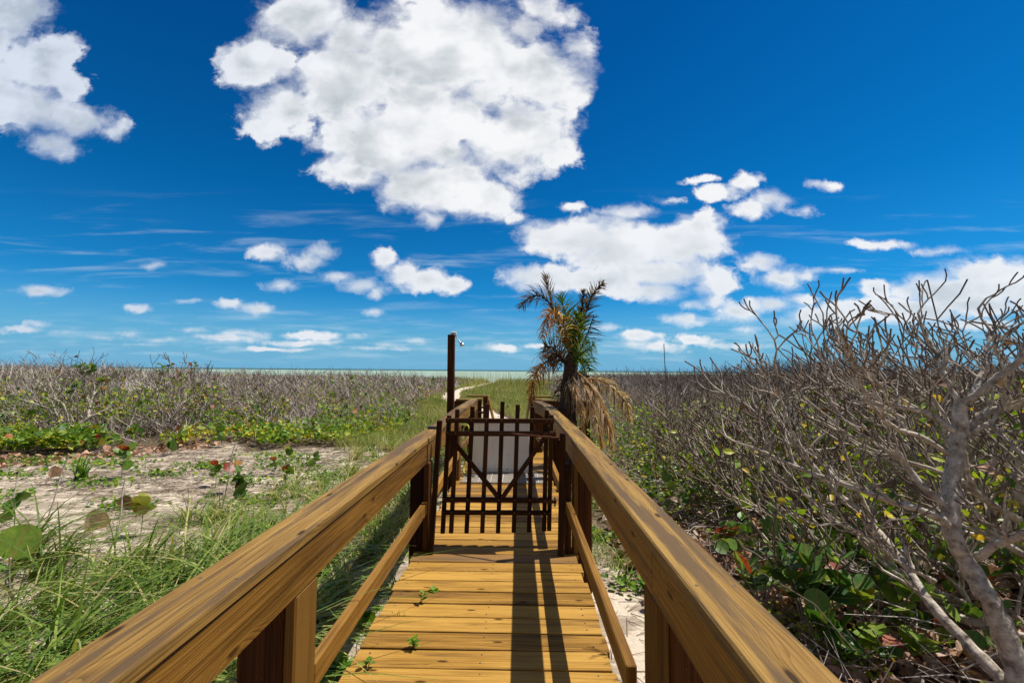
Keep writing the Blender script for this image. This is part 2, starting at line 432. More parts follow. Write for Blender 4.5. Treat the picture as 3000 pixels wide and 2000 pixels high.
def nrm(v):
    v = np.asarray(v, float); return v / max(1e-9, np.linalg.norm(v))

def board(g, p0, p1, wdir, wid, thk, ch=.004, rnd=None, mi=0, cham_end=True):
    """a timber from p0 to p1 (centre line); wid along wdir, thk along the third axis; worn edges; grain along its length"""
    p0 = np.asarray(p0, float); p1 = np.asarray(p1, float)
    ax = nrm(p1 - p0); L = np.linalg.norm(p1 - p0)
    wd = np.asarray(wdir, float); wd = nrm(wd - ax * wd.dot(ax)); td = np.cross(ax, wd)
    a, b = wid / 2, thk / 2; ch = min(ch, a * .4, b * .4)
    prof = [(-a + ch, -b), (a - ch, -b), (a, -b + ch), (a, b - ch), (a - ch, b), (-a + ch, b), (-a, b - ch), (-a, -b + ch)]
    if rnd is None: rnd = random.random()
    per = [0]
    for i in range(8):
        q0, q1 = prof[i], prof[(i + 1) % 8]
        per.append(per[-1] + math.hypot(q1[0] - q0[0], q1[1] - q0[1]))
    nseg = max(1, int(L / .5))
    ts = [0] + [i / nseg for i in range(nseg + 1)] + [1]
    verts = []; uvs = []
    for k, tt in enumerate(ts):
        endr = cham_end and (k == 0 or k == len(ts) - 1)
        if endr: sc_a, sc_b, t2 = (a - ch) / a, (b - ch) / b, tt * L
        else: sc_a, sc_b, t2 = 1, 1, min(max(tt * L, ch), L - ch)
        for i in range(9):
            q = prof[i % 8]
            verts.append(p0 + ax * t2 + wd * q[0] * sc_a + td * q[1] * sc_b)
            uvs.append((t2, per[i]))
    faces = []
    for k in range(len(ts) - 1):
        for i in range(8):
            o_ = k * 9
            faces.append((o_ + i, o_ + i + 1, o_ + 9 + i + 1, o_ + 9 + i))
    g.add(verts, faces, rnd, uvs, mi)
    for k in (0, len(ts) - 1):
        vs = verts[k * 9:k * 9 + 8]
        uve = [(q[0] * .25, q[1] + 2) for q in prof]
        g.add(vs, [tuple(range(8))[::-1] if k == 0 else tuple(range(8))], rnd, uve, mi)

def tube(g, pts, rad, k=6, rnd=.5, cap=True, tipv=None):
    pts = np.asarray(pts, float); n = len(pts)
    rad = np.broadcast_to(np.asarray(rad, float), (n,))
    tan = np.gradient(pts, axis=0)
    tan /= np.maximum(np.linalg.norm(tan, axis=1, keepdims=True), 1e-9)
    ref = np.array([0.31, 0.95, 0.05]) if abs(tan[0][1]) < .9 else np.array([1.0, 0, 0])
    s1 = np.cross(tan, ref); s1 /= np.maximum(np.linalg.norm(s1, axis=1, keepdims=True), 1e-9)
    s2 = np.cross(tan, s1)
    th = np.arange(k) / k * 2 * np.pi
    ring = pts[:, None, :] + rad[:, None, None] * (np.cos(th)[None, :, None] * s1[:, None, :] + np.sin(th)[None, :, None] * s2[:, None, :])
    i = np.arange(n - 1)[:, None] * k; j = np.arange(k)[None, :]; j2 = (j + 1) % k
    f = np.stack([i + j, i + j2, i + k + j2, i + k + j], -1).reshape(-1, 4)
    a = rnd if tipv is None else np.repeat(np.asarray(tipv, float), k)
    g.add(ring.reshape(-1, 3), f, a)
    if cap:
        g.add(ring[-1], [tuple(range(k))], a if tipv is None else tipv[-1])
        g.add(ring[0], [tuple(range(k))[::-1]], a if tipv is None else tipv[0])

def prisms(g, A, B, ra, rb, rnd, k=3):
    """N thin straight twigs at once"""
    A = np.asarray(A); B = np.asarray(B); N = len(A)
    t = B - A; t /= np.maximum(np.linalg.norm(t, axis=1, keepdims=True), 1e-9)
    ref = np.tile(np.array([.3, .9, .1]), (N, 1)); s1 = np.cross(t, ref); s1 /= np.maximum(np.linalg.norm(s1, axis=1, keepdims=True), 1e-9)
    s2 = np.cross(t, s1); th = np.arange(k) / k * 2 * np.pi
    o = np.cos(th)[None, :, None] * s1[:, None] + np.sin(th)[None, :, None] * s2[:, None]
    va = A[:, None] + o * np.asarray(ra).reshape(-1, 1, 1); vb = B[:, None] + o * np.asarray(rb).reshape(-1, 1, 1)
    v = np.concatenate([va, vb], 1).reshape(-1, 3)
    base = np.arange(N)[:, None, None] * (2 * k)
    j = np.arange(k); f = np.stack([j, (j + 1) % k, k + (j + 1) % k, k + j], -1)[None]
    g.add(v, (base + f).reshape(-1, 4), np.repeat(rnd, 2 * k))

def frames(dirs, roll):
    """orthonormal frames: x across, y along dirs, z normal"""
    d = dirs / np.maximum(np.linalg.norm(dirs, axis=1, keepdims=True), 1e-9)
    up = np.tile(np.array([0, 0, 1.0]), (len(d), 1)); up[np.abs(d[:, 2]) > .95] = (1, 0, 0)
    x = np.cross(d, up); x /= np.linalg.norm(x, axis=1, keepdims=True); z = np.cross(x, d)
    c_, s_ = np.cos(roll)[:, None], np.sin(roll)[:, None]
    return x * c_ + z * s_, d, -x * s_ + z * c_

LEAF_T = {}
def leaf_templates():
    # pointed oval, folded along the midrib
    p = [(0, 0, 0), (.30, .30, .06), (.34, .62, .05), (0, 1.0, -.08), (-.34, .62, .05), (-.30, .30, .06), (0, .5, -.02)]
    LEAF_T['oval'] = (np.array(p, float), [(0, 1, 6), (1, 2, 6), (2, 3, 6), (3, 4, 6), (4, 5, 6), (5, 0, 6)])
    p = [(0, 0, 0), (.22, .45, .04), (0, 1.0, -.05), (-.22, .45, .04)]
    LEAF_T['small'] = (np.array(p, float), [(0, 1, 2), (0, 2, 3)])
    # round leaf with notched base
    q = [(0, .08, 0)]; n = 14
    for i in range(n):
        th = -math.pi / 2 + .25 + (2 * math.pi - .5) * i / (n - 1)
        r = .5 * (1 + .03 * math.sin(3 * th))
        x, y = r * math.cos(th) * 1.04, .5 + r * math.sin(th)
        q.append((x, y, .10 * (x * x * 4) + .03 * math.sin(5 * th)))
    q.append((0, .55, -.03))
    fc = [(len(q) - 1, i, i + 1) for i in range(1, n)] + [(len(q) - 1, 0, 1), (len(q) - 1, n, 0)]
    LEAF_T['round'] = (np.array(q, float), fc)
    # curled dead leaf
    q = []
    for j in range(4):
        y = j / 3; wdt = [.12, .46, .42, .08][j]
        for i in range(3):
            x = (i - 1) * wdt
            q.append((x, y, .55 * x * x * 2 + .14 * math.sin(y * 3.1)))
    fc = []
    for j in range(3):
        for i in range(2):
            a = j * 3 + i; fc += [(a, a + 1, a + 4), (a, a + 4, a + 3)]
    LEAF_T['curl'] = (np.array(q, float), fc)
leaf_templates()
def leaves(g, kind, pos, dirs, roll, size, rnd, mi=0, wid=1.0):
    T, fc = LEAF_T[kind]; fc = np.array(fc)
    pos = np.asarray(pos, float).reshape(-1, 3); N = len(pos)
    size = np.broadcast_to(size, (N,)); roll = np.broadcast_to(roll, (N,)).astype(float); rnd = np.broadcast_to(rnd, (N,))
    x, y, z = frames(np.asarray(dirs, float).reshape(-1, 3), roll)
    v = pos[:, None] + size[:, None, None] * (T[None, :, 0:1] * x[:, None] * wid + T[None, :, 1:2] * y[:, None] + T[None, :, 2:3] * z[:, None])
    f = (np.arange(N)[:, None, None] * len(T) + fc[None]).reshape(-1, 3)
    g.add(v.reshape(-1, 3), f, np.repeat(rnd, len(T)), np.tile(T[:, :2], (N, 1)), mi)

def blades(g, root, az, length, lean, width, rnd, seg=4):
    root = np.asarray(root, float); N = len(root)
    h = np.stack([np.cos(az), np.sin(az), np.zeros(N)], -1); side = np.stack([-np.sin(az), np.cos(az), np.zeros(N)], -1)
    tw = rng.uniform(-1, 1, (N, 1)); side = side * np.cos(tw) + h * np.sin(tw)
    vs = []
    for i in range(seg + 1):
        t = i / seg
        p = root + h * (length * lean * (t ** 1.7))[:, None] + np.array([0, 0, 1.0]) * (length * (t - .55 * np.minimum(lean, 1.5) * t ** 2.2))[:, None]
        wd = width * (1 - t ** 1.6) * .5 + .0006
        vs.append(p - side * wd[:, None]); vs.append(p + side * wd[:, None])
    v = np.stack(vs, 1).reshape(-1, 3); m = 2 * (seg + 1)
    f = np.array([(2 * i, 2 * i + 1, 2 * i + 3, 2 * i + 2) for i in range(seg)])
    g.add(v, (np.arange(N)[:, None, None] * m + f[None]).reshape(-1, 4), np.repeat(rnd, m))

# ------------------------------------------------------------------ terrain functions
_ph = rng.uniform(0, 6.28, 12)
def lown(x, y, s=1.0):
    x = x * s; y = y * s
    return (np.sin(x * .9 + _ph[0] + 1.3 * np.sin(y * .5 + _ph[1])) + np.sin(y * 1.1 + _ph[2] + 1.1 * np.sin(x * .7 + _ph[3])) +
            .6 * np.sin(x * 2.3 + y * 1.7 + _ph[4]) + .5 * np.sin(x * -1.9 + y * 2.9 + _ph[5])) / 3.1
def sstep(a, b, x):
    t = np.clip((x - a) / (b - a), 0, 1); return t * t * (3 - 2 * t)
GZ = -.30
def gh(x, y):
    x = np.asarray(x, float); y = np.asarray(y, float)
    z = GZ + .035 * lown(x, y, .8) + .02 * lown(x, y, 2.6)
    z = z + .10 * sstep(2.0, 6.0, np.abs(x + .2)) * (1 - sstep(10, 30, y))
    z = z - 3.6 * sstep(63, 88, y + 2.0 * lown(x, 0 * y, .12))
    under = (np.abs(x + .17) < 1.0) & (y < 9)
    return np.where(under, np.minimum(z, -.25), z)
def yfront(x):   # where the left thicket begins
    return 8.05 + np.clip(x + 9.5, 0, 6.5) * .42 + .45 * np.sin(x * 1.7) + .3 * np.sin(x * 4.1 + 1)
def veg(x, y):
    left = sstep(-.6, .6, y - (yfront(x) - .5)) * (x < 0)
    strip = sstep(-2.9, -1.9, x + .25 * lown(x, y, 1.4)) * (x < 0) * (1 - .7 * sstep(-1.45, -1.15, x) * (y < 9))
    near = sstep(3.6, 2.4, y + .6 * lown(x, y, 1.2)) * (x < 0) * .6 * (1 - .7 * sstep(-1.45, -1.15, x))
    right = sstep(.75, 1.25, x + .25 * lown(x, y, 2)) + sstep(4.2, 5.2, y) * (x >= 0)
    return np.clip(np.maximum.reduce([left, strip, near, np.where(x >= 0, right, 0)]), 0, 1)

# ------------------------------------------------------------------ ground, path, sea
def axis_pts(segs):
    out = []
    for a, b, st in segs: out += list(np.arange(a, b, st))
    out.append(segs[-1][1]); return np.array(out)
gxs = axis_pts([(-900, -200, 70), (-200, -60, 10), (-60, -14, 1.0), (-14, 14, .16), (14, 60, 1.0), (60, 200, 10), (200, 900, 70)])
gys = axis_pts([(-300, -40, 20), (-40, -4, 2), (-4, 14, .16), (14, 30, .4), (30, 95, .8), (95, 140, 5)])
X, Y = np.meshgrid(gxs, gys)
Z = gh(X, Y); nx = len(gxs); ny = len(gys)
g = Geo(); g.smooth = True
i, j = np.meshgrid(np.arange(nx - 1), np.arange(ny - 1)); b0 = (j * nx + i).ravel()
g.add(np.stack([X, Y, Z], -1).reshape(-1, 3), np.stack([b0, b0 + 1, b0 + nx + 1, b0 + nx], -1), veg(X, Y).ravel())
tag(g.build('sand_ground', M_ground, attr='veg'), 'pale beach sand strewn with litter under the plants', 'ground', kind='structure')

PATH = np.array([(-.2, 9.9), (-.35, 12), (-.6, 15), (-2.0, 20), (-3.9, 26), (-4.75, 33), (-4.5, 42), (-3.8, 54), (-3.2, 62), (-3.0, 68)])
def path_at(t):
    k = np.linspace(0, 1, len(PATH)); return np.stack([np.interp(t, k, PATH[:, 0]), np.interp(t, k, PATH[:, 1])], -1)
tt = np.linspace(0, 1, 160); pc = path_at(tt)
from math import sin
g = Geo(); g.smooth = True; NW = 9
rows = []
for kx in range(NW):
    u_ = (kx / (NW - 1) - .5) * 2
    hw = .60 + .12 * np.sin(tt * 40) + .10 * np.sin(tt * 17 + 2)
    xs = pc[:, 0] + u_ * hw; rows.append(np.stack([xs, pc[:, 1], gh(xs, pc[:, 1]) + .03 * (1 - u_ * u_) + .004], -1))
v = np.stack(rows, 1); i, j = np.meshgrid(np.arange(NW - 1), np.arange(159)); b0 = (j * NW + i).ravel()
g.add(v.reshape(-1, 3), np.stack([b0, b0 + 1, b0 + NW + 1, b0 + NW], -1), 0)
tag(g.build('sandy_path', M_path), 'narrow sand path winding through the dune grass to the sea', 'path', kind='structure')

g = Geo()
ys = np.concatenate([np.linspace(72, 400, 30), np.geomspace(430, 30000, 30)]); xs = np.concatenate([-np.geomspace(30000, 100, 20), np.linspace(-80, 80, 9), np.geomspace(100, 30000, 20)])
X, Y = np.meshgrid(xs, ys); i, j = np.meshgrid(np.arange(len(xs) - 1), np.arange(len(ys) - 1)); b0 = (j * len(xs) + i).ravel()
g.add(np.stack([X, Y, X * 0 - 3.0], -1).reshape(-1, 3), np.stack([b0, b0 + 1, b0 + len(xs) + 1, b0 + len(xs)], -1))
tag(g.build('sea', M_sea), 'shallow milky green sea with small white waves', 'sea', kind='structure')

# ------------------------------------------------------------------ boardwalk
XL, XR = -.775, .445         # deck edges
PITCH = .1455
bw = empty('boardwalk', (0, 0, 0))
tag(bw, 'golden brown plank boardwalk running straight through the gate to the dunes', 'boardwalk')
g = Geo()
y = -.95; k = 0
while y < 8.05:
    wv = .1335 + random.uniform(-.0012, .0012)
    e0, e1 = random.uniform(-.014, .014), random.uniform(-.014, .014)
    tilt = random.uniform(-.0022, .0022); cup = random.uniform(-.0015, .0015)
    mi = 1 if abs(y - 3.42) < PITCH * .5 or random.random() < .09 else 0
    zz = -.019 + random.uniform(-.0015, .0015)
    board(g, (XL + e0, y + tilt, zz + cup), (XR + e1, y - tilt, zz - cup), (0, 1, 0), wv, .038, .003, mi=mi)
    y += PITCH; k += 1
# screw heads, two per board over each joist
def disc(g, p, r, nrmv=(0, 0, 1), mi=0, h=.0012):
    nn = nrm(nrmv); a = nrm(np.cross(nn, (0.3, .9, .2))); b = np.cross(nn, a)
    th = np.arange(8) / 8 * 2 * math.pi
    vs = [np.array(p) + nn * h + a * r * math.cos(q) + b * r * math.sin(q) for q in th]
    vb = [np.array(p) - nn * .002 + a * r * 1.05 * math.cos(q) + b * r * 1.05 * math.sin(q) for q in th]
    g.add(vs + vb, [tuple([i, 8 + i, 8 + (i + 1) % 8, (i + 1) % 8]) for i in range(8)], .5, mi=mi)
    g.add(vs, [tuple(range(8))], .5, mi=mi)
y = -.95
while y < 8.0:
    for jx in (XL + .07, (XL + XR) / 2, XR - .07):
        for dy in (-.035, .035):
            if random.random() < .8: disc(g, (jx + random.uniform(-.008, .008), y + dy + random.uniform(-.006, .006), .0005), .0042, mi=2)
    y += PITCH
g.build('deck', [M_deck, M_deck2, M_screw], bw)
for nm, xx in (('stringer', XL + .045), ('stringer', XR - .045), ('stringer', (XL + XR) / 2)):
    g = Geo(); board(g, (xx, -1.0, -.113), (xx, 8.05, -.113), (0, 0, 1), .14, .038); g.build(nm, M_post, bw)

# ------------------------------------------------------------------ railings
def post(g, x0, x1, y0, y1, z0, z1):
    board(g, ((x0 + x1) / 2, (y0 + y1) / 2, z0), ((x0 + x1) / 2, (y0 + y1) / 2, z1), (1, 0, 0), abs(x1 - x0), abs(y1 - y0), .006)
ZT = .85
def railing(side, inner, label, posts, joints, endbend=None, splice=()):
    """side -1 left, +1 right; inner = x of the cap's inner edge"""
    r = empty('timber_railing', (inner, 1.5, GZ))
    tag(r, label, 'railing', 'railings of the boardwalk')
    def P_(p): return (p[0] - inner, p[1] - 1.5, p[2] - GZ)
    def BD(g, a, b, *q, **k): board(g, P_(a), P_(b), *q, **k)
    s = side
    pts = joints
    for a, b in zip(pts[:-1], pts[1:]):      # cap boards
        g = Geo(); d = nrm(np.array([b[0] - a[0], b[1] - a[1], 0])); nside = np.array([d[1], -d[0], 0]) * (1 if s > 0 else -1)
        A = np.array([a[0], a[1], ZT - .019]) + nside * .07 + d * .0015; B = np.array([b[0], b[1], ZT - .019]) + nside * .07 - d * .0015
        BD(g, A, B, nside, .14, .038, .005)
        for yy_ in np.arange(.4, np.linalg.norm(B - A), .55):
            for q in (-.045, .045): disc(g, P_(A + d * yy_ + nside * q + np.array([0, 0, .0185])), .0045, mi=1)
        g.build('cap_rail', [M_cap, M_screw], r)
    spl = sorted([pts[0][1], *splice, pts[-1][1]])
    def xin(y): return float(np.interp(y, [p[1] for p in pts], [p[0] for p in pts]))
    kn = sorted(set([pts[0][1], *splice] + [p[1] for p in pts]))
    for a, b in zip(kn[:-1], kn[1:]):
        g = Geo(); o = .008 * s + .019 * s
        BD(g, (xin(a) + o, a + .001, ZT - .041 - .07), (xin(b) + o, b - .001, ZT - .041 - .07), (0, 0, 1), .14, .038, .004)
        for q in (a + .06, b - .06):
            for zq in (.035, -.035): disc(g, P_((xin(q) + .008 * s, q, ZT - .111 + zq)), .0048, (-s, 0, 0), mi=1)
        g.build('side_rail', [M_side, M_screw], r)
    for (y0, y1, deep) in posts:
        g = Geo(); xi = xin((y0 + y1) / 2)
        post_x0 = xi + .030 * s + .019 * s
        zt_ = ZT - .0395
        p0 = P_((0, 0, 0))
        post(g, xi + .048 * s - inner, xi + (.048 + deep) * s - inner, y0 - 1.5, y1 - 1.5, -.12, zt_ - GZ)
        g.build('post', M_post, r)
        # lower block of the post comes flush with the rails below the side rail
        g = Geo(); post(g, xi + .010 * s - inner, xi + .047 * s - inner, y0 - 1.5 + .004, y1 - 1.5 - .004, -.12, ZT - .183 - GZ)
        g.build('post_face', M_post_lit, r)
    ps = sorted(posts)
    runs = [(-.9, ps[0][0])] + [(ps[i][1], ps[i + 1][0]) for i in range(len(ps) - 1)]
    for a, b in runs:
        if b - a < .3: continue
        if b > 7.2: b = min(b, 7.2)
        g = Geo(); o = (.012 if s < 0 else -.050) * s + .019 * s; zl = .325 if s < 0 else .350
        BD(g, (xin(a) + o, a + .001, zl), (xin(b) + o, b - .001, zl), (0, 0, 1), .089, .038, .004)
        g.build('lower_rail', M_side, r)
    return r
railing(-1, -.668, 'left timber railing with flat cap board, beside the sandy clearing', [(1.44, 1.60, .14), (3.52, 3.66, .10), (5.72, 5.90, .10), (7.85, 7.99, .10)],
        [(-.668, -.9), (-.675, 4.1), (-.73, 6.2), (-.72, 8.1)])
railing(1, .415, 'right timber railing with knotty cap board, beside the bare bushes', [(1.42, 1.58, .14), (3.50, 3.64, .10), (5.80, 5.94, .10), (7.70, 7.82, .10)],
        [(.415, -.9), (.41, 4.13), (.37, 6.85), (.24, 7.9)], splice=(1.47, ))

# ------------------------------------------------------------------ gate posts and gate
def gate_post(x0, x1, y0, y1, label, stile, top):
    r = empty('gate_post', ((x0 + x1) / 2, (y0 + y1) / 2, 0))
    cx, cy = r.location.x, r.location.y
    tag(r, label, 'gate post', 'posts either side of the gate')
    g = Geo(); post(g, x0 - cx, x1 - cx, y0 - cy, y1 - cy, .001, ZT - .19); g.build('post', M_post, r)
    g = Geo(); a, b, lean = stile
    board(g, ((a + b) / 2 - cx, y0 - cy - .022, .001), ((a + b) / 2 + lean - cx, y0 - cy - .022, top), (1, 0, 0), abs(b - a), .04, .003)
    g.build('stile', M_gate, r)
    return r
gate_post(-.716, -.672, 3.50, 3.62, 'left gate post, the short dark upright with the latch', (-.665, -.627, .05), .985)
gate_post(.36, .404, 3.50, 3.62, 'right gate post holding the rusty closer rod', (.30, .343, .015), .90)

gt = empty('wooden_gate', (.26, 3.66, .10))
tag(gt, 'dark brown picket gate with a V shaped brace, shut across the boardwalk', 'gate')
GY = 3.655
def GP(x, z, dy=0.0): return (x - .26, GY + dy - 3.66, z - .10)
tops = [(-.551, 1.006), (-.486, 1.055), (-.365, 1.078), (-.247, 1.10), (-.126, 1.12), (-.0045, 1.096), (.111, 1.08), (.227, 1.056), (.263, 1.018)]
bots = [(-.588, .088), (-.522, .090), (-.400, .092), (-.277, .095), (-.153, .098), (-.030, .102), (.090, .108), (.208, .115), (.247, .120)]
for k, ((xt, zt), (xb, zb)) in enumerate(zip(tops, bots)):
    g = Geo(); board(g, GP(xb, zb, .002 * (k % 2)), GP(xt, zt, .002 * (k % 2)), (1, 0, 0), .034, .030, .0025)
    g.build('picket', M_gate, gt)
for (xa, xb, za, zb, hh) in ((-.572, .283, .970, .972, .036), (-.572, .285, .868, .874, .038), (-.590, .262, .358, .362, .036), (-.594, .256, .258, .266, .034)):
    g = Geo(); board(g, GP(xa, za, -.034), GP(xb, zb, -.034), (0, 0, 1), hh, .030, .0025)
    for (xt, zt), (xq, zq) in zip(tops, bots):
        q = ((za + zb) / 2 - zq) / (zt - zq); disc(g, GP(xq + (xt - xq) * q, (za + zb) / 2 + .004, -.0492), .0042, (0, -1, 0), mi=1)
    g.build('rail', [M_gate, M_screw], gt)
for a, b in (((-.545, .848), (-.152, .380)), ((.215, .852), (-.118, .380))):
    g = Geo(); board(g, GP(a[0], a[1], -.033), GP(b[0], b[1], -.033), (1, 0, 1) if a[0] > 0 else (1, 0, -1), .034, .026, .0025)
    g.build('brace', M_gate, gt)
for zq in (.875, .355):
    g = Geo(); board(g, GP(.20, zq, -.052), GP(.30, zq, -.052), (0, 0, 1), .022, .005, .001)
    tube(g, [GP(.288, zq - .035, -.055), GP(.288, zq + .035, -.055)], .006, 8)
    g.build('hinge', M_rust, gt)
g = Geo(); g.smooth = True
a = np.array(GP(-.035, .872, -.062)); b = np.array((.335 - .26, 3.46 - 3.66, .862 - .10))
pts = [a + (b - a) * q for q in np.linspace(0, 1, 8)]
tube(g, pts, [.007, .009, .0075, .0075, .0075, .0095, .007, .004], 8)
tube(g, [a + np.array([-.02, 0, .01]), a, a + np.array([.006, .03, 0])], [.006, .008, .008], 8)
g.build('closer_rod', M_rust, gt)

g = Geo(); g.smooth = True
th = np.linspace(0, 2 * math.pi, 17)[:-1]
ring = [(0.062 * math.cos(q), .020 * math.sin(q), 0) for q in th] + [(0.062 * math.cos(q), .020 * math.sin(q), .014) for q in th] + [(0.045 * math.cos(q), .013 * math.sin(q), .022) for q in th]
g.add(ring, [(i, (i + 1) % 16, 16 + (i + 1) % 16, 16 + i) for i in range(16)] + [(16 + i, 16 + (i + 1) % 16, 32 + (i + 1) % 16, 32 + i) for i in range(16)])
g.add(ring[32:], [tuple(range(16))])
tag(g.build('gate_latch', M_black, loc=(-.735, 4.02, ZT + .0005)), 'small black latch lying on the left handrail by the gate', 'latch')

# ------------------------------------------------------------------ white board, grating mat, hose, shower
g = Geo(); WX0, WX1, WY = -.607, .147, 6.15
board(g, ((WX0 + WX1) / 2, WY, .014), ((WX0 + WX1) / 2, WY, .652), (1, 0, 0), WX1 - WX0, .022, .003)
wb = g.build('white_panel', M_white)
tag(wb, 'upright white board standing across the deck behind the gate', 'panel')
g = Geo(); board(g, (WX0 - .004, WY, .664), (WX1 + .004, WY, .664), (0, 1, 0), .034, .018, .002); g.build('top_trim', M_white, wb)
for (px, pz) in ((-.14, .055), (-.02, .03), (-.13, .615), (.08, .05), (-.52, .6)):
    g = Geo(); disc(g, (px, WY - .011, pz), .009 if pz < .06 else .005, (0, -1, 0)); g.build('rusty_bolt', M_rust, wb)
for fx in (-.5, .04):
    g = Geo(); board(g, (fx, WY + .022, .002), (fx, WY + .022, .60), (1, 0, 0), .05, .02, .002); g.build('batten', M_old, wb)

g = Geo(); mx0, mx1, my0, my1 = -.70, .325, 5.60, 6.12
nxs = 14; wx = (mx1 - mx0) / nxs
for k in range(nxs):
    board(g, (mx0 + (k + .5) * wx, my0, .006), (mx0 + (k + .5) * wx, my1, .006), (1, 0, 0), wx - .012, .0115, .002)
for yq in (my0 + .012, (my0 + my1) / 2, my1 - .012):
    board(g, (mx0, yq, .0105), (mx1, yq, .0105), (0, 1, 0), .016, .007, .001)
dm = g.build('foot_mat', M_mat)
tag(dm, 'flat grey slatted plastic mat on the deck in front of the white board', 'mat')
g = Geo()
for k in range(1, nxs):
    x = mx0 + k * wx
    if k % 2: board(g, (x, my0 + .02, .0135), (x, my1 - .02, .0135), (1, 0, 0), .0115, .003, .0005)
    else:
        for yq in np.arange(my0 + .03, my1 - .03, .036): board(g, (x, yq, .0135), (x, yq + .018, .0135), (1, 0, 0), .0115, .003, .0005)
sm = g.build('pale_ridges', M_slot, dm); sm['kind'] = 'stuff'

def spline(pts, n=30):
    pts = np.array(pts, float); m = len(pts); out = []
    for i in range(m - 1):
        p0 = pts[max(i - 1, 0)]; p1 = pts[i]; p2 = pts[i + 1]; p3 = pts[min(i + 2, m - 1)]
        for t in np.linspace(0, 1, max(2, n // (m - 1)), endpoint=False):
            out.append(.5 * ((2 * p1) + (-p0 + p2) * t + (2 * p0 - 5 * p1 + 4 * p2 - p3) * t * t + (-p0 + 3 * p1 - 3 * p2 + p3) * t ** 3))
    out.append(pts[-1]); return np.array(out)
g = Geo(); g.smooth = True
hp = [(-.735, 6.08, .55), (-.71, 6.07, .62), (-.67, 6.06, .64), (-.645, 6.05, .58), (-.64, 6.05, .45), (-.65, 6.06, .32), (-.68, 6.06, .22), (-.71, 6.05, .10), (-.70, 6.0, .03), (-.655, 5.98, .045), (-.62, 6.0, .08), (-.64, 6.05, .14)]
tube(g, spline(hp, 66), .011, 8)
tag(g.build('garden_hose', M_hose), 'yellow green garden hose hanging from the left railing', 'hose')

sh = empty('outdoor_shower', (-.948, 6.45, GZ))
tag(sh, 'outdoor shower, a tall brown post with a chrome shower head', 'shower')
g = Geo(); board(g, (0.0, 0, -.1), (-.012, 0, 1.825 - GZ), (1, 0, 0), .096, .092, .006)
sh.scale = (1, 1, 1.02); g.build('post', M_post, sh)
g = Geo(); g.smooth = True
tube(g, spline([(.01, .062, .5), (.01, .062, 1.4), (.005, .062, 1.80 - GZ), (.005, .04, 1.845 - GZ), (.01, -.02, 1.85 - GZ), (.05, -.04, 1.845 - GZ), (.06, -.04, 1.80 - GZ)], 36), .014, 8)
tube(g, [(-.015, -.03, 1.846 - GZ), (.06, -.042, 1.846 - GZ)], .018, 8)
g.build('pipe', M_pvc, sh)
g = Geo(); g.smooth = True
tube(g, [(.058, -.04, 1.80 - GZ), (.085, -.05, 1.755 - GZ), (.125, -.06, 1.71 - GZ)], [.010, .009, .010], 8); g.build('shower_arm', M_metal, sh)
g = Geo(); g.smooth = True
tube(g, [(.122, -.06, 1.715 - GZ), (.130, -.062, 1.704 - GZ), (.142, -.066, 1.690 - GZ), (.150, -.068, 1.680 - GZ), (.156, -.07, 1.672 - GZ)], [.012, .014, .026, .033, .031], 14); g.build('shower_head', M_metal, sh)

# ------------------------------------------------------------------ far end of the boardwalk: cross rails and stair railings
def crossrail(x0, x1, y, label, tilt=0.0):
    r = empty('cross_railing', (x0, y, GZ)); tag(r, label, 'railing', 'cross railings at the end of the boardwalk')
    g = Geo(); board(g, (0, 0, ZT - .02 - GZ), (x1 - x0, .05, ZT - .02 - GZ + tilt), (0, 1, 0), .14, .036); g.build('cap_rail', M_cap, r)
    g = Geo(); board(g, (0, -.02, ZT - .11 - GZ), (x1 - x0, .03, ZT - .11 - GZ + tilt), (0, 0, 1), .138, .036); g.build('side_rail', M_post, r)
    for q in (.05, .95):
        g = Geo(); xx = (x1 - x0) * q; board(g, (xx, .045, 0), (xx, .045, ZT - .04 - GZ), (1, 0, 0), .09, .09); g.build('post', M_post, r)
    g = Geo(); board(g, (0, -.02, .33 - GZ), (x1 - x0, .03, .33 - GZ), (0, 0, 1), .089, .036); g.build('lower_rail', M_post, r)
crossrail(-.76, -1.12, 8.20, 'short cross railing turning left at the end of the left handrail')
crossrail(.40, 1.25, 8.02, 'short cross railing turning right behind the palm at the end of the right handrail')
def stair_rail(s, xi, label):
    r = empty('stair_railing', (xi, 8.6, GZ)); tag(r, label, 'railing', 'railings of the stairs down to the sand')
    def B(nm, a, b, wd, w_, t_, m): g = Geo(); board(g, (a[0] * s, a[1], a[2] - GZ), (b[0] * s, b[1], b[2] - GZ), (wd[0] * s, wd[1], wd[2]), w_, t_); g.build(nm, m, r)
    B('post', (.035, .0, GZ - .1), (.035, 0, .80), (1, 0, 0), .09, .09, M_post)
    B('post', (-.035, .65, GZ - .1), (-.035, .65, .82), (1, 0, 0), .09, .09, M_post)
    B('cap_rail', (-.02, 0, .82), (.38, -.02, .80), (0, 1, 0), .12, .036, M_cap)
    B('cap_rail', (-.09, .65, .84), (.34, .65, .84), (0, 1, 0), .12, .036, M_cap)
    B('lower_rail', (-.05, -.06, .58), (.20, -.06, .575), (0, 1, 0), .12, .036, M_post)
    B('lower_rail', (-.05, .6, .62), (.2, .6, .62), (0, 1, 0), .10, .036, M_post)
    B('handrail', (-.085, .70, .80), (-.19, 2.1, -.05), (0, 0, 1), .10, .036, M_side)
    B('stringer', (-.085, -.5, -.10), (-.19, 2.0, GZ - .08), (0, 0, 1), .20, .036, M_side)
stair_rail(-1, -.70, 'left stair railing with stepped cap boards beyond the left handrail')
stair_rail(1, .33, 'right stair railing with stepped cap boards under the palm frond')
st_ = empty('stairs', (-.18, 8.2, GZ)); tag(st_, 'low timber steps going down from the deck to the sand', 'stairs')
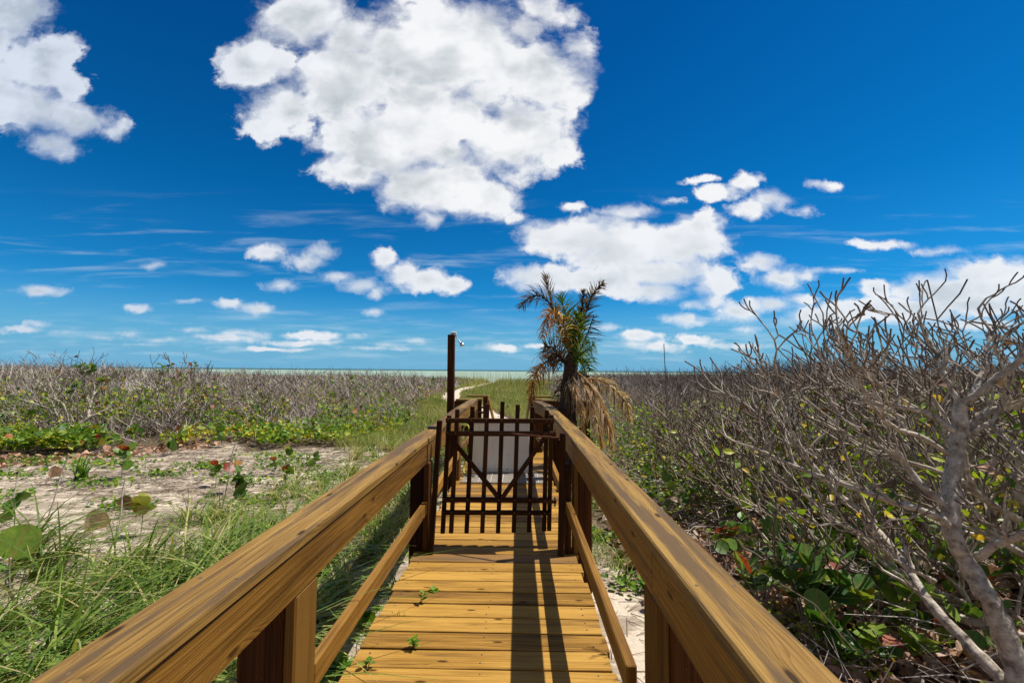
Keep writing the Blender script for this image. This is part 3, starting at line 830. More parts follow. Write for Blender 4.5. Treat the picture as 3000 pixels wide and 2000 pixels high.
for q in range(2):
    g = Geo(); board(g, (-.52, q * .30 + .05, .17 - q * .12), (.48, q * .30 + .05, .17 - q * .12), (0, 1, 0), .27, .038); g.build('step', M_deck, st_)

# ------------------------------------------------------------------ palm
PY = 6.6
palm = empty('palm_tree', (.72, PY, GZ))
tag(palm, 'ragged young palm with brown dead fronds and a green heart beside the right railing', 'palm tree')
def PP(cx, cy, dy=0.0):      # outline coordinate of the palm -> local point
    p = at_y(1500 + cx / 2.8, 780 + cy / 2.8, PY)
    return np.array([p.x - .72, dy, p.z - GZ])
def palmmat(name, stops): return leafmat(name, stops, .42, .6, spec=.2)
M_pg = palmmat('palm_green', [(0, (.05, .13, .015)), (.6, (.12, .25, .03)), (1, (.30, .34, .06))])
M_pd = palmmat('palm_dark_brown', [(0, (.03, .02, .016)), (.55, (.11, .07, .05)), (1, (.36, .27, .20))])
M_po = palmmat('palm_orange', [(0, (.22, .09, .03)), (.5, (.58, .28, .09)), (1, (.80, .54, .27))])
M_pt = palmmat('palm_tan', [(0, (.12, .07, .04)), (.3, (.52, .32, .17)), (.7, (.80, .57, .36)), (1, (.9, .75, .55))])
g = Geo(); g.smooth = True
tb = spline([PP(460, 1760, .0), PP(455, 1500, 0), PP(450, 1250, .02), PP(465, 1050, .0), PP(475, 900, .0), PP(490, 780, 0), PP(505, 690, 0)], 40)
tube(g, tb, np.interp(np.linspace(0, 1, len(tb)), [0, .3, .6, .85, 1], [.16, .13, .10, .09, .05]) + .012 * np.abs(np.sin(np.arange(len(tb)) * 1.1)), 12)
g.build('trunk', simple('palm_trunk', (.075, .05, .035), .9, 0, .2, .5, 40), palm)
def frond(pts, dys, mat, ll, droop, n=54, up=.35, spread=1.0, label=None, lw=.014, side='both', jit=.22, t0=.12):
    P_ = spline([PP(a, b, d) for (a, b), d in zip(pts, dys)], 60)
    g = Geo(); N = len(P_)
    tube(g, P_, np.linspace(.017, .004, N), 6, .25)
    tan = np.gradient(P_, axis=0); tan /= np.linalg.norm(tan, axis=1, keepdims=True)
    for s in (-1, 1):
        if side == 'l' and s > 0 or side == 'r' and s < 0: continue
        for q in np.linspace(t0, .985, int(n * .85)):
            f_ = q * (N - 1); i0 = int(f_); fr = f_ - i0
            p = P_[i0] * (1 - fr) + P_[min(i0 + 1, N - 1)] * fr; tn = tan[i0]
            sd = np.cross(tn, (0, -1.0, .25)); sd = nrm(sd)
            L = ll * .80 * (math.sin(math.pi * min(1, (q * .85 + .12))) ** .6) * random.uniform(.6, 1.1)
            d = nrm(tn * (up + random.uniform(-jit, jit)) + sd * s * spread + np.array([0, 1, 0]) * random.uniform(-.55, .35) + rng.normal(0, jit, 3))
            k = 5; pl = [p]; cur = p.copy(); dd = d.copy()
            for m_ in range(k):
                dd = nrm(dd + np.array([0, 0, -1.0]) * droop * (.25 + .28 * m_)); cur = cur + dd * L / k; pl.append(cur.copy())
            wv_ = lw * .78 * random.uniform(.6, 1.2); sv = nrm(np.cross(d, (random.uniform(-.4, .4), random.uniform(.3, 1), random.uniform(-.5, .5))))
            vs = []
            for m_, pp_ in enumerate(pl):
                ww = wv_ * (1 - (m_ / k) ** 1.8) * .5 + .0008; vs += [pp_ - sv * ww, pp_ + sv * ww]
            g.add(vs, [(2 * m_, 2 * m_ + 1, 2 * m_ + 3, 2 * m_ + 2) for m_ in range(k)], random.random())
    o = g.build('frond', mat, palm)
    if label: o['label'] = label
frond([(495, 760), (430, 580), (350, 340), (305, 170), (283, 40)], [0, .1, .2, .25, .3], M_pd, .36, .04, 50, 1.3, .5, 'dark dry frond standing upright')
frond([(485, 760), (420, 570), (335, 350), (240, 255), (140, 270), (60, 360)], [0, 0, 0, -.1, -.15, -.2], M_pd, .34, .22, 60, .7, .6, 'dark frond arching to the left')
frond([(480, 760), (435, 600), (390, 450), (320, 400), (262, 460), (235, 600)], [0, -.2, -.3, -.35, -.4, -.4], M_po, .44, .75, 62, .35, .65, 'orange dead frond hanging left', lw=.02)
frond([(500, 770), (475, 600), (445, 430), (395, 240)], [0, -.05, -.05, 0], M_pg, .46, .05, 66, .8, .8, 'green frond in the heart', lw=.02)
frond([(505, 770), (500, 640), (500, 520), (520, 400)], [0, -.1, -.15, -.2], M_pg, .40, .05, 60, .7, .8, 'short green frond in the heart', lw=.02)
frond([(515, 760), (555, 570), (600, 400), (665, 230), (762, 125)], [0, 0, 0, .05, .1], M_pd, .33, .10, 66, .75, .5, 'dark frond arching to the right', lw=.022)
frond([(510, 760), (540, 570), (560, 390), (575, 215)], [0, -.1, -.12, -.15], M_pd, .26, .10, 56, .8, .45, 'dark upright frond with a frayed tip', lw=.024)
frond([(500, 800), (545, 690), (595, 560), (640, 430)], [0, -.2, -.3, -.3], M_pd, .36, .06, 46, .35, 1.0, side='r')
frond([(500, 810), (530, 740), (570, 700), (620, 660)], [0, -.3, -.45, -.6], M_pg, .34, .10, 34, .45, .9, 'green frond leaning right')
frond([(450, 820), (370, 740), (285, 775), (205, 850), (165, 950), (150, 1070)], [0, -.1, -.2, -.25, -.3, -.3], M_po, .46, .85, 66, .3, .6, 'orange dead frond drooping left over the railing', lw=.022)
frond([(470, 810), (400, 720), (330, 660), (270, 650)], [0, .1, .1, .1], M_pd, .45, .10, 46, .5, .9)
frond([(460, 830), (400, 760), (340, 720), (290, 760)], [0, -.15, -.2, -.2], M_pd, .42, .18, 46, .4, .9)
frond([(520, 850), (610, 960), (690, 1110), (745, 1270), (790, 1460)], [0, -.2, -.3, -.35, -.3], M_pt, .44, .55, 70, 1.0, .45, 'tan dead frond hanging low on the right', lw=.024)
frond([(540, 880), (590, 1030), (640, 1200), (690, 1420)], [0, -.35, -.45, -.5], M_pt, .38, .7, 56, .8, .42, lw=.024)
frond([(480, 860), (440, 960), (470, 1110), (500, 1270)], [0, -.25, -.3, -.3], M_pd, .36, .7, 50, .7, .4, lw=.022)
frond([(490, 870), (500, 1000), (540, 1150), (560, 1320)], [0, -.3, -.35, -.35], M_pt, .36, .8, 50, .8, .42, lw=.024)
frond([(440, 880), (410, 1010), (420, 1120), (440, 1260)], [0, .1, .1, .1], M_pd, .40, .5, 50, .4, .6, lw=.02)
frond([(580, 930), (690, 925), (800, 965), (890, 1050), (955, 1140), (985, 1280)], [0, .1, .15, .1, .1, .1], M_pt, .42, .9, 66, .3, .5, 'tan dead frond arching far right', lw=.02)
frond([(560, 870), (640, 900), (720, 960), (780, 1060)], [0, .3, .4, .4], M_pd, .26, .6, 34, .4, .5)
frond([(505, 790), (560, 760), (600, 790), (620, 860)], [0, -.1, -.15, -.2], M_pg, .34, .2, 36, .4, .9)

# ------------------------------------------------------------------ bare shrubs
def grow(g, p, d, r, L, lvl, lean, maxlvl, tipf, rs):
    n = max(3, int(L / .085)); pts = [p]; dirs = [d]; cur = np.array(p, float); dd = nrm(d)
    for i in range(n):
        rise = .05 + .07 * lvl
        dd = nrm(dd + np.array([lean * .05, 0, rise * (1.1 - dd[2])]) + rs.normal(0, .25, 3))
        cur = cur + dd * L / n; pts.append(cur.copy()); dirs.append(dd.copy())
    rr = np.linspace(r, r * .62 if lvl < maxlvl else r * .5, n + 1)
    rr = rr * (1 + .15 * rs.normal(size=n + 1))
    tv = np.clip(np.linspace(lvl / (maxlvl + .6), (lvl + 1) / (maxlvl + .6), n + 1) * tipf, 0, 1)
    tube(g, pts, np.maximum(rr, .0036), 6 if lvl < 2 else (5 if lvl < 3 else 4), tipv=tv)
    if lvl >= maxlvl: return
    nb = (3 if lvl == 0 else rs.integers(2, 4) if lvl == 1 else rs.integers(1, 3))
    for _ in range(nb):
        k = rs.integers(max(1, int(n * .3)), n + 1)
        a = nrm(rs.normal(0, 1, 3)); a = nrm(a - dirs[k] * a.dot(dirs[k]))
        nd = nrm(dirs[k] * 1.0 + a * rs.uniform(.45, .95) + np.array([0, 0, .12]))
        grow(g, pts[k], nd, rr[k] * rs.uniform(.60, .80), L * rs.uniform(.50, .86), lvl + 1, lean, maxlvl, tipf, rs)
    a = nrm(rs.normal(0, 1, 3)); grow(g, pts[-1], nrm(dirs[-1] + a * .3), rr[-1] * .9, L * rs.uniform(.55, .8), lvl + 1, lean, maxlvl, tipf, rs)

def shrub_mesh(seed, stems, h, lean, spreadv=.75, maxlvl=4, r0=.026):
    rs = np.random.default_rng(seed); g = Geo(); g.smooth = True
    for s in range(stems):
        a = rs.uniform(0, 6.28); d = nrm((math.cos(a) * spreadv + lean, math.sin(a) * spreadv, rs.uniform(.55, 1.0)))
        grow(g, (rs.normal(0, .10), rs.normal(0, .10), -.05), d, r0 * rs.uniform(.7, 1.15), h * rs.uniform(.34, .46), 0, lean, maxlvl, 1.0, rs)
    return g

def zmax(g): return max(float(v[:, 2].max()) for v in g.v)
variants = [shrub_mesh(101, 4, 1.28, -.7, .8, 4, .032), shrub_mesh(102, 4, 1.32, -.6, .85, 4, .030), shrub_mesh(103, 4, 1.2, -.8, .9, 4, .030), shrub_mesh(104, 4, 1.3, -.5, .8, 4, .030), shrub_mesh(105, 5, 1.15, -.8, .9, 4, .026)]
ZM = [zmax(q) for q in variants]; print('ZM', ZM)
SHRUBS = [  # x, y, scale, rotation, variant, label
 (3.55, 2.75, 2.05, 0.2, 0, 'bare grey bush just behind the thick pale trunk at the right edge'),
 (3.35, 3.6, 2.1, 1.1, 1, 'bare bush with long bent limbs, nearest the right handrail'),
 (3.95, 3.35, 2.3, 2.0, 2, 'tall bare bush at the right edge, its tips against the low clouds'),
 (3.6, 4.4, 2.36, -.3, 3, 'bare bush whose twigs make the highest peak on the skyline'),
 (3.05, 4.9, 1.85, .5, 4, 'bare bush over the pink leaf litter, middle of the row by the handrail'),
 (4.85, 4.35, 2.25, -.9, 0, 'dense bare bush behind the tall one at the right edge'),
 (3.3, 5.9, 1.85, 2.4, 1, 'bare bush with a fine comb of upright tips left of the skyline peak'),
 (4.5, 5.8, 2.1, .8, 2, 'bare bush filling the gap behind the skyline peak'),
 (5.75, 5.3, 2.3, .1, 3, 'bare bush deep in the row at the right, half hidden'),
 (2.9, 7.3, 1.45, -.5, 4, 'low spreading bare bush where the row begins near the palm'),
 (4.2, 7.3, 1.9, 1.6, 0, 'mid height bare bush with an even dome, second from the palm'),
 (5.25, 7.0, 2.2, 2.9, 1, 'bare bush with crossing twigs behind the even dome'),
 (3.1, 9.4, 1.5, -1.4, 2, 'small far bare bush to the right of the palm fronds'),
 (5.0, 9.2, 1.75, .4, 3, 'far bare bush in the last line before the brush'),
 (6.9, 6.7, 2.2, 1.9, 4, 'bare bush farthest right in the back row'),
 (6.6, 8.7, 2.1, -2.2, 0, 'far bare bush low on the skyline right of centre'),
 (-9.6, 9.9, 1.95, .3, 1, 'bare grey bush at the far left edge above the green creeper'),
 (-8.0, 10.8, 1.85, 1.5, 2, 'bare grey bush left of the clearing, behind the bright green creeper'),
 (-11.2, 11.6, 2.1, 2.2, 3, 'tallest bare bush on the left skyline'),
 (-6.4, 11.6, 1.5, -.7, 4, 'low bare bush with pale crossed stems behind the clearing'),
 (-9.4, 13.0, 2.05, .9, 0, 'bare bush on the left skyline, second from the edge'),
 (-4.9, 12.6, 1.25, -1.6, 1, 'pale bare bush standing alone nearest the shower post'),
]
proto = [None] * 5
for n_, (x, y, sc, rz, vi, lab) in enumerate(SHRUBS):
    if x > 0: rz = rz * .18
    r = empty('bare_shrub', (x, y, float(gh(x, y)) - .01), rz); sc = sc / ZM[vi]; r.scale = (sc, sc, sc)
    tag(r, lab, 'bare bush', 'bare grey bushes')
    if proto[vi] is None:
        a = variants[vi].build('branches', M_bark, r, attr='tip')
        V_ = np.concatenate(variants[vi].v); zr = V_[:, 2] / ZM[vi]
        hi = V_[(zr > .45)]; lo = V_[(zr > .12) & (zr < .62)]
        g = Geo(); q = hi[rng.integers(0, len(hi), 5)]; leaves(g, 'curl', q, rng.normal(0, 1, (5, 3)), rng.normal(0, 1, 5), rng.uniform(.05, .085, 5), rng.uniform(0, .6, 5))
        b = g.build('dead_leaves', M_dead, r)
        g = Geo(); n3 = 170; q = lo[rng.integers(0, len(lo), n3 // 5)].repeat(5, 0)[:n3] + rng.normal(0, .045, (n3, 3)); n3 = len(q); leaves(g, 'oval', q, rng.normal(0, 1, (n3, 3)), rng.normal(0, 1, n3), rng.uniform(.03, .065, n3), np.clip(rng.normal(.72, .2, n3), 0, 1))
        c2 = g.build('leaves', M_leaf, r)
        proto[vi] = (a, b, c2)
    else:
        for pz in proto[vi]:
            o = pz.copy(); COL.objects.link(o); o.parent = r

# the thick trunk at the right edge
ht = empty('bare_tree', (2.55, 2.0, GZ)); tag(ht, 'bare sea grape tree with a thick pale trunk at the right edge', 'tree')
rs = np.random.default_rng(77)
def HP(px, py, y): p = at_y(px, py, y); return np.array([p.x - 2.55, p.y - 2.0, p.z - GZ])
g = Geo(); g.smooth = True
def limb(pts, r0, r1, n=26, t0=0., t1=.2, k=9):
    P_ = spline([HP(*q) for q in pts], n); rr = np.linspace(r0, r1, len(P_)) * (1 + .07 * rs.normal(size=len(P_)))
    P_ = P_ + rs.normal(0, .003, P_.shape)
    tube(g, P_, rr, k, tipv=np.linspace(t0, t1, len(P_))); return P_, rr
trunk_pts = [(3080, 2260, 1.98), (3010, 2080, 2.0), (2960, 1900, 2.05), (2900, 1760, 2.1), (2830, 1640, 2.18), (2790, 1560, 2.2), (2788, 1450, 2.25), (2800, 1330, 2.3), (2812, 1250, 2.3), (2818, 1185, 2.3)]
limb(trunk_pts, .046, .030, 50, 0, .05, 12)
g.build('trunk', M_bark, ht, attr='tip')
g = Geo(); g.smooth = True
limbs = [
 ([(2815, 1190, 2.3), (2880, 1140, 2.25), (2950, 1085, 2.2), (3040, 1010, 2.1), (3120, 930, 2.0)], .024, .014),
 ([(2815, 1190, 2.3), (2770, 1110, 2.35), (2745, 1040, 2.4), (2715, 985, 2.45)], .018, .009),
 ([(2830, 1190, 2.3), (2870, 1110, 2.4), (2885, 1040, 2.45), (2900, 965, 2.5)], .019, .008),
 ([(2790, 1260, 2.3), (2700, 1205, 2.35), (2600, 1180, 2.4), (2500, 1120, 2.5), (2440, 1040, 2.55)], .019, .008),
 ([(2780, 1540, 2.2), (2730, 1505, 2.2), (2600, 1465, 2.3), (2480, 1420, 2.4), (2350, 1375, 2.5), (2230, 1320, 2.6)], .024, .010),
 ([(2770, 1480, 2.22), (2700, 1420, 2.25), (2640, 1340, 2.3), (2600, 1240, 2.3), (2560, 1130, 2.3)], .022, .010),
 ([(2990, 2040, 2.02), (2850, 1900, 2.2), (2720, 1760, 2.4), (2640, 1640, 2.6), (2540, 1520, 2.9), (2430, 1420, 3.1), (2330, 1300, 3.2)], .036, .014),
 ([(2825, 1280, 2.3), (2880, 1215, 2.3), (2960, 1190, 2.25), (3060, 1160, 2.2)], .026, .016),
 ([(2828, 1290, 2.3), (2890, 1245, 2.25), (2950, 1290, 2.2), (3040, 1370, 2.1)], .016, .010),
 ([(2780, 1330, 2.3), (2700, 1280, 2.2), (2620, 1250, 2.1), (2540, 1170, 2.05), (2500, 1060, 2.0)], .016, .007),
 ([(2850, 1640, 2.2), (2930, 1590, 2.1), (3010, 1560, 2.0), (3100, 1500, 1.95)], .022, .014),
 ([(2740, 1700, 2.35), (2640, 1650, 2.2), (2520, 1560, 2.2), (2430, 1520, 2.2)], .012, .006),
 ([(2560, 1530, 2.85), (2500, 1400, 2.9), (2460, 1280, 2.9), (2440, 1150, 2.9), (2400, 1030, 2.9)], .016, .007),
 ([(2400, 1390, 2.5), (2330, 1280, 2.5), (2290, 1180, 2.5), (2270, 1060, 2.5)], .011, .006),
]
for pts, r0, r1 in limbs:
    P_, rr = limb(pts, r0 * .8, r1 * .85, 30, .05, .35, 8)
    N = len(P_)
    for k in range(int(N * .35), N, 3):
        tn = nrm(P_[min(k + 1, N - 1)] - P_[k - 1]); a = nrm(rs.normal(0, 1, 3)); a = nrm(a - tn * a.dot(tn))
        grow(g, P_[k], nrm(tn * .6 + a * .7 + np.array([-.05, 0, .35])), rr[k] * rs.uniform(.45, .7), rs.uniform(.11, .19), 2, -.2, 4, .95, rs)
    grow(g, P_[-1], nrm(P_[-1] - P_[-3]), rr[-1], .2, 2, -.2, 4, .95, rs)
g.build('branches', M_bark, ht, attr='tip')

# ------------------------------------------------------------------ brush on both sides (nobody could count it)
def fan(N, y0, y1, xa, xb, power=1.0):
    """N ground points; log spaced in distance; xa, xb = functions of y"""
    y = y0 * (y1 / y0) ** (rng.random(N) ** power); u = rng.random(N)
    return xa(y) + (xb(y) - xa(y)) * u, y
def brush(g, x, y, top, thick=1.0, length=.55, clump=.35, upw=.9, lean=-.25):
    N = len(x); cl = np.maximum(1.0, y / 14)
    z0 = gh(x, y)
    z = z0 + top * (1 - clump * rng.random(N) ** .8) - length * .6
    z = np.maximum(z, z0)
    L = length * rng.uniform(.5, 1.25, N)
    d = np.stack([rng.normal(lean, .55, N), rng.normal(0, .5, N), rng.uniform(.25, 1.0, N) * upw], -1); d /= np.linalg.norm(d, axis=1, keepdims=True)
    A = np.stack([x, y, z], -1); Mid = A + d * (L * .5)[:, None]
    d2 = d + rng.normal(0, .28, (N, 3)) + np.array([0, 0, .35]); d2 /= np.linalg.norm(d2, axis=1, keepdims=True)
    B = Mid + d2 * (L * .5)[:, None]
    d3 = d + rng.normal(0, .55, (N, 3)) + np.array([0, 0, .2]); d3 /= np.linalg.norm(d3, axis=1, keepdims=True)
    C_ = Mid + d3 * (L * .42)[:, None]
    r = .0058 * thick * cl; rnd = np.clip(rng.normal(.48, .30, N) , 0, 1)
    prisms(g, A, Mid, r, r * .8, rnd); prisms(g, Mid, B, r * .8, r * .4, np.clip(rnd - .12, 0, 1)); prisms(g, Mid, C_, r * .7, r * .35, np.clip(rnd - .1, 0, 1))

def htop(x, y):    # canopy height above the ground on the left
    q = sstep(-.6, 7.0, y - yfront(x))
    farleft = sstep(.62, 1.0, -x / y)
    far = 1 - .46 * sstep(17, 46, y)
    return (.15 + 1.28 * q) * far * (1 + .16 * farleft) * (1 + .10 * lown(x, y, .9) * 1.4 + .12 * lown(x, y, 2.7))
def corr_l(y): return -3.2 - .055 * (y - 9) - .9 * np.sin(y * .35) * .4
def corr_r(y): return 1.35 + .03 * (y - 9)
g = Geo()
x, y = fan(34000, 8.6, 61, lambda q: -1.45 * q - 2, corr_l)
k = y > yfront(x) + .3 + 1.8 * rng.random(len(x)); x, y = x[k], y[k]
dz = lown(x * 1.0, y * 1.0, .55); k = (dz > -.75) | (rng.random(len(x)) < .6); x, y = x[k], y[k]
brush(g, x, y, htop(x, y), 1.15, .5)
x2, y2 = fan(9000, 9.5, 60, lambda q: -1.4 * q - 2, lambda q: -.30 * q - 1.5)
k = y2 > yfront(x2) + 1.5; x2, y2 = x2[k], y2[k]
brush(g, x2, y2, htop(x2, y2) + .06, .8, .42, .15, 1.2)
tag(g.build('bare_brush', M_twig), 'dense grey bare brush spreading left of the path to the shore', 'brush', kind='stuff')

def htop_r(x, y):
    q = sstep(0.0, 6.5, y - 6.0) * sstep(-.2, 2.2, x - corr_r(y))
    q = q * (1 + .22 * sstep(.25, .7, x / np.maximum(y, 1)))
    return (.25 + 1.30 * q) * (1 - .22 * sstep(14, 50, y)) * (1 + .10 * lown(x, y, .9) * 1.4 + .12 * lown(x, y, 2.7))
g = Geo()
x, y = fan(36000, 5.5, 61, corr_r, lambda q: 1.35 * q + 2)
k = (y > 9.6) | ((x > 1.6 + .3 * (9.6 - y)) & (y > 6.5) & (rng.random(len(x)) < .28)); x, y = x[k], y[k]
brush(g, x, y, htop_r(x, y), 1.0, .5)
x2, y2 = fan(9000, 9.0, 60, corr_r, lambda q: 1.35 * q + 2)
brush(g, x2, y2, htop_r(x2, y2) + .08, .8, .42, .15, 1.2)
tag(g.build('bare_brush', M_twig), 'dense grey bare brush spreading right of the palm to the shore', 'brush', kind='stuff')

# low dead stems and crossed sticks under the right hand bushes
g = Geo(); N = 4200
x = rng.uniform(1.3, 7.5, N); y = rng.uniform(1.6, 9.0, N); z = gh(x, y)
A = np.stack([x, y, z + rng.uniform(.01, .35, N) ** 1.3], -1); d = np.stack([rng.normal(-.3, .8, N), rng.normal(0, .8, N), rng.normal(.12, .28, N)], -1); d /= np.linalg.norm(d, axis=1, keepdims=True)
L = rng.uniform(.15, .55, N); B = A + d * (L * .5)[:, None]; B[:, 2] = np.maximum(B[:, 2], z + .004); d2 = d + rng.normal(0, .3, (N, 3)); C_ = B + d2 * (L * .5)[:, None]; C_[:, 2] = np.maximum(C_[:, 2], z + .004)
r = rng.uniform(.0016, .006, N); rn = rng.uniform(.2, .95, N)
prisms(g, A, B, r, r * .8, rn, 4); prisms(g, B, C_, r * .8, r * .45, rn, 4)
tag(g.build('dead_sticks', M_twig), 'tangle of dead sticks lying under the right hand bushes', 'sticks', kind='stuff')

# ------------------------------------------------------------------ creeper and leaf cover
def leafcloud(g, x, y, zlo, zhi, size, kind, rnd, flat=.6):
    N = len(x); z = gh(x, y) + zlo + (zhi - zlo) * rng.random(N)
    d = rng.normal(0, 1, (N, 3)); d[:, 2] = rng.normal(.25, flat, N)
    leaves(g, kind, np.stack([x, y, z], -1), d, rng.normal(0, .7, N), size * rng.uniform(.6, 1.25, N), rnd)
g = Geo()
# clumps on the left, under and in front of the brush
N = 52000
x, y = fan(N, 8.0, 22, lambda q: -1.3 * q - 1, lambda q: -3.0 + 0 * q, 1.2)
yy_ = y - yfront(x); m_ = lown(x, y, 1.3) + .9 * lown(x, y, 3.1)
k = (yy_ > -.35) & ((m_ > .05) | ((yy_ < .5) & (m_ > -.5))) & (rng.random(N) < np.exp(-np.maximum(yy_, 0) / 4.5) + .12); x, y = x[k], y[k]
tt_ = htop(x, y) * np.where(y - yfront(x) < 3.5, 1.02, .80) + .10
rn = np.clip(.66 + .32 * lown(x, y, 2.2) + rng.normal(0, .17, len(x)), 0, 1)
leafcloud(g, x, y, tt_ * .35, tt_, .080, 'oval', rn)
leaves_big = rng.random(len(x)) < .10
xb, yb = x[leaves_big], y[leaves_big]
d_ = rng.normal(0, 1, (len(xb), 3)); d_[:, 2] = rng.normal(.5, .6, len(xb)); tb_ = tt_[leaves_big]
GBIG = Geo(); GBIG.smooth = True
leaves(GBIG, 'round', np.stack([xb, yb, gh(xb, yb) + tb_ * rng.uniform(.35, 1.08, len(xb))], -1), d_, rng.normal(0, 1, len(xb)), .115 * rng.uniform(.6, 1.2, len(xb)), np.clip(rng.normal(.55, .27, len(xb)), 0, 1))
N = 7000      # along the corridor and towards the dune crest
x, y = fan(N, 9, 50, lambda q: -.35 * q - 3.5, lambda q: 1.5 + .12 * q)
k = (lown(x, y, .9) + .6 * lown(x, y, 2.2) > .35); x, y = x[k], y[k]
leafcloud(g, x, y, .05 + 0 * x, .40 + .3 * (np.abs(x + 1) > 3.5), .05 + .0022 * y, 'oval', np.clip(rng.normal(.5, .2, len(x)), 0, 1))
tag(g.build('green_creeper', M_leaf), 'bright green creeper leaves at the foot of the left brush', 'creeper', kind='stuff')
tag(GBIG.build('sea_grape_leaves', M_grape), 'round sea grape leaves mixed into the left creeper', 'leaves', kind='stuff')
g = Geo(); N = 52000
x, y = fan(N, 2.0, 12, lambda q: 1.05 + 0 * q, lambda q: 1.4 * q + 1.5, .9)
m_ = lown(x, y, 1.5) + .8 * lown(x, y, 3.7); k = (m_ > -.05) | ((y > 4.2) & (rng.random(N) < .45)) | ((y > 6.5) & (rng.random(N) < .6)); k &= (y > 6.2) | (m_ > .95) | ((rng.random(N) < .38) & (y > 3.2)); x, y = x[k], y[k]
rn = np.clip(.66 + .25 * lown(x, y, 2.9) + rng.normal(0, .2, len(x)), 0, 1)
leafcloud(g, x, y, .01 + 0 * x, 0.10 + 1.0 * sstep(3.5, 7.5, y) * rng.random(len(x)) ** 1.6 + .15 * rng.random(len(x)), .032 + .020 * sstep(4.5, 7, y), 'oval', rn)
N = 26000; x = rng.uniform(1.8, 8.5, N); y = rng.uniform(4.6, 9.5, N); k = (lown(x, y, 1.9) + .8 * lown(x, y, 4.1) > .35); x, y = x[k], y[k]
leafcloud(g, x, y, .1 + 0 * x, .35 + .75 * sstep(4, 7, y), .055, 'oval', np.clip(.60 + .3 * lown(x, y, 2.3) + rng.normal(0, .2, len(x)), 0, 1))
tag(g.build('green_creeper', M_leaf), 'green creeper leaves on the ground between the right hand bushes', 'creeper', kind='stuff')
g = Geo(); g.smooth = True
cx = rng.uniform(1.6, 5.4, 70); cy = rng.uniform(2.5, 7.5, 70)
x = np.repeat(cx, 11) + rng.normal(0, .13, 770); y = np.repeat(cy, 11) + rng.normal(0, .13, 770); z = gh(x, y) + np.repeat(rng.uniform(.08, .45, 70), 11) * rng.uniform(.4, 1.2, 770)
d = rng.normal(0, 1, (770, 3)); d[:, 2] = rng.normal(.5, .6, 770)
leaves(g, 'round', np.stack([x, y, z], -1), d, rng.normal(0, 1, 770), rng.uniform(.06, .115, 770), np.clip(rng.normal(.48, .25, 770), 0, 1))
tag(g.build('sea_grape_leaves', M_grape), 'round sea grape leaves under the right hand bushes', 'leaves', kind='stuff')
# tiny ground leaves on the sand
g = Geo()
for cx, cy, n_, rad in [(-4.5, 5.2, 90, .3), (-5.6, 6.1, 110, .35), (-3.3, 5.6, 110, .35), (-2.9, 7.0, 200, .5), (-6.6, 7.3, 200, .55), (-4.9, 7.3, 190, .5), (-3.9, 6.5, 120, .35), (-7.9, 7.4, 180, .6),
                        (-5.7, 4.9, 60, .2), (-2.6, 4.6, 90, .3), (-4.3, 8.4, 240, .6), (-2.4, 6.0, 120, .3), (-6.1, 5.4, 80, .3), (-5.2, 6.7, 90, .3), (-3.8, 7.7, 160, .45), (-2.2, 8.3, 260, .6), (-7.2, 6.4, 120, .4), (.75, 4.6, 120, .2), (1.0, 3.6, 90, .25), (-1.15, 2.3, 70, .15), (-1.05, 3.1, 70, .15), (-1.2, 1.9, 60, .2), (-.98, 2.6, 60, .1), (-1.3, 4.2, 90, .25)]:
    n_ = int(n_ * 1.2); x = rng.normal(cx, rad * .62, n_); y = rng.normal(cy, rad * .35, n_)
    leafcloud(g, x, y, 0.005 + 0 * x, .08, .060, 'oval', np.clip(rng.normal(.45, .18, n_), 0, 1), .3)
tag(g.build('low_weeds', M_leaf), 'low green weeds scattered over the bare sand', 'weeds', kind='stuff')

# ------------------------------------------------------------------ fallen leaves and debris
g = Geo(); N = 15000
x, y = fan(N, 1.5, 9, lambda q: .95 + 0 * q, lambda q: 1.5 * q + 1.6, .9)
k = (lown(x, y, 1.7) > -.45) | (y < 3.5); x, y = x[k], y[k]; N = len(x)
d = rng.normal(0, 1, (N, 3)); d[:, 2] = rng.normal(0, .22, N)
leaves(g, 'curl', np.stack([x, y, gh(x, y) + rng.uniform(.004, .05, N)], -1), d, rng.normal(0, .7, N), rng.uniform(.05, .115, N), np.clip(rng.normal(.55, .25, N), 0, 1))
tag(g.build('leaf_litter', M_dead), 'pinkish brown fallen leaves covering the ground under the right hand bushes', 'leaf litter', kind='stuff')
g = Geo(); N = 1500
x = rng.uniform(-13, -4.6, N); y = yfront(x) - .9 + rng.normal(0, .42, N)
k = rng.random(N) < sstep(-5.5, -8.5, x); x, y = x[k], y[k]; N = len(x)
d = rng.normal(0, 1, (N, 3)); d[:, 2] = rng.normal(0, .2, N)
leaves(g, 'curl', np.stack([x, y, gh(x, y) + rng.uniform(.003, .03, N)], -1), d, rng.normal(0, .6, N), rng.uniform(.06, .14, N), np.clip(rng.normal(.5, .25, N), 0, 1))
tag(g.build('leaf_litter', M_dead), 'brown fallen leaves along the front of the left brush', 'leaf litter', kind='stuff')
g = Geo(); N = 30000
x = np.where(rng.random(N) < .82, rng.uniform(-10, -1.1, N), rng.uniform(.5, 6, N)); y = rng.uniform(1.6, 9.6, N)
k = (lown(x * 1.0, y * 2.2, 1.5) > -.25) | (rng.random(N) < .25); x, y = x[k], y[k]; N = len(x)
a = rng.normal(.15, .75, N); L = rng.uniform(.03, .22, N); z = gh(x, y) + .004
A = np.stack([x, y, z], -1); B = np.stack([x + np.cos(a) * L, y + np.sin(a) * L, z + rng.uniform(-.002, .03, N)], -1)
r = rng.uniform(.0014, .0038, N); prisms(g, A, B, r, r * .6, rng.random(N))
tag(g.build('dry_debris', M_debris), 'fine dry stalks lying in drifts over the sand', 'debris', kind='stuff')

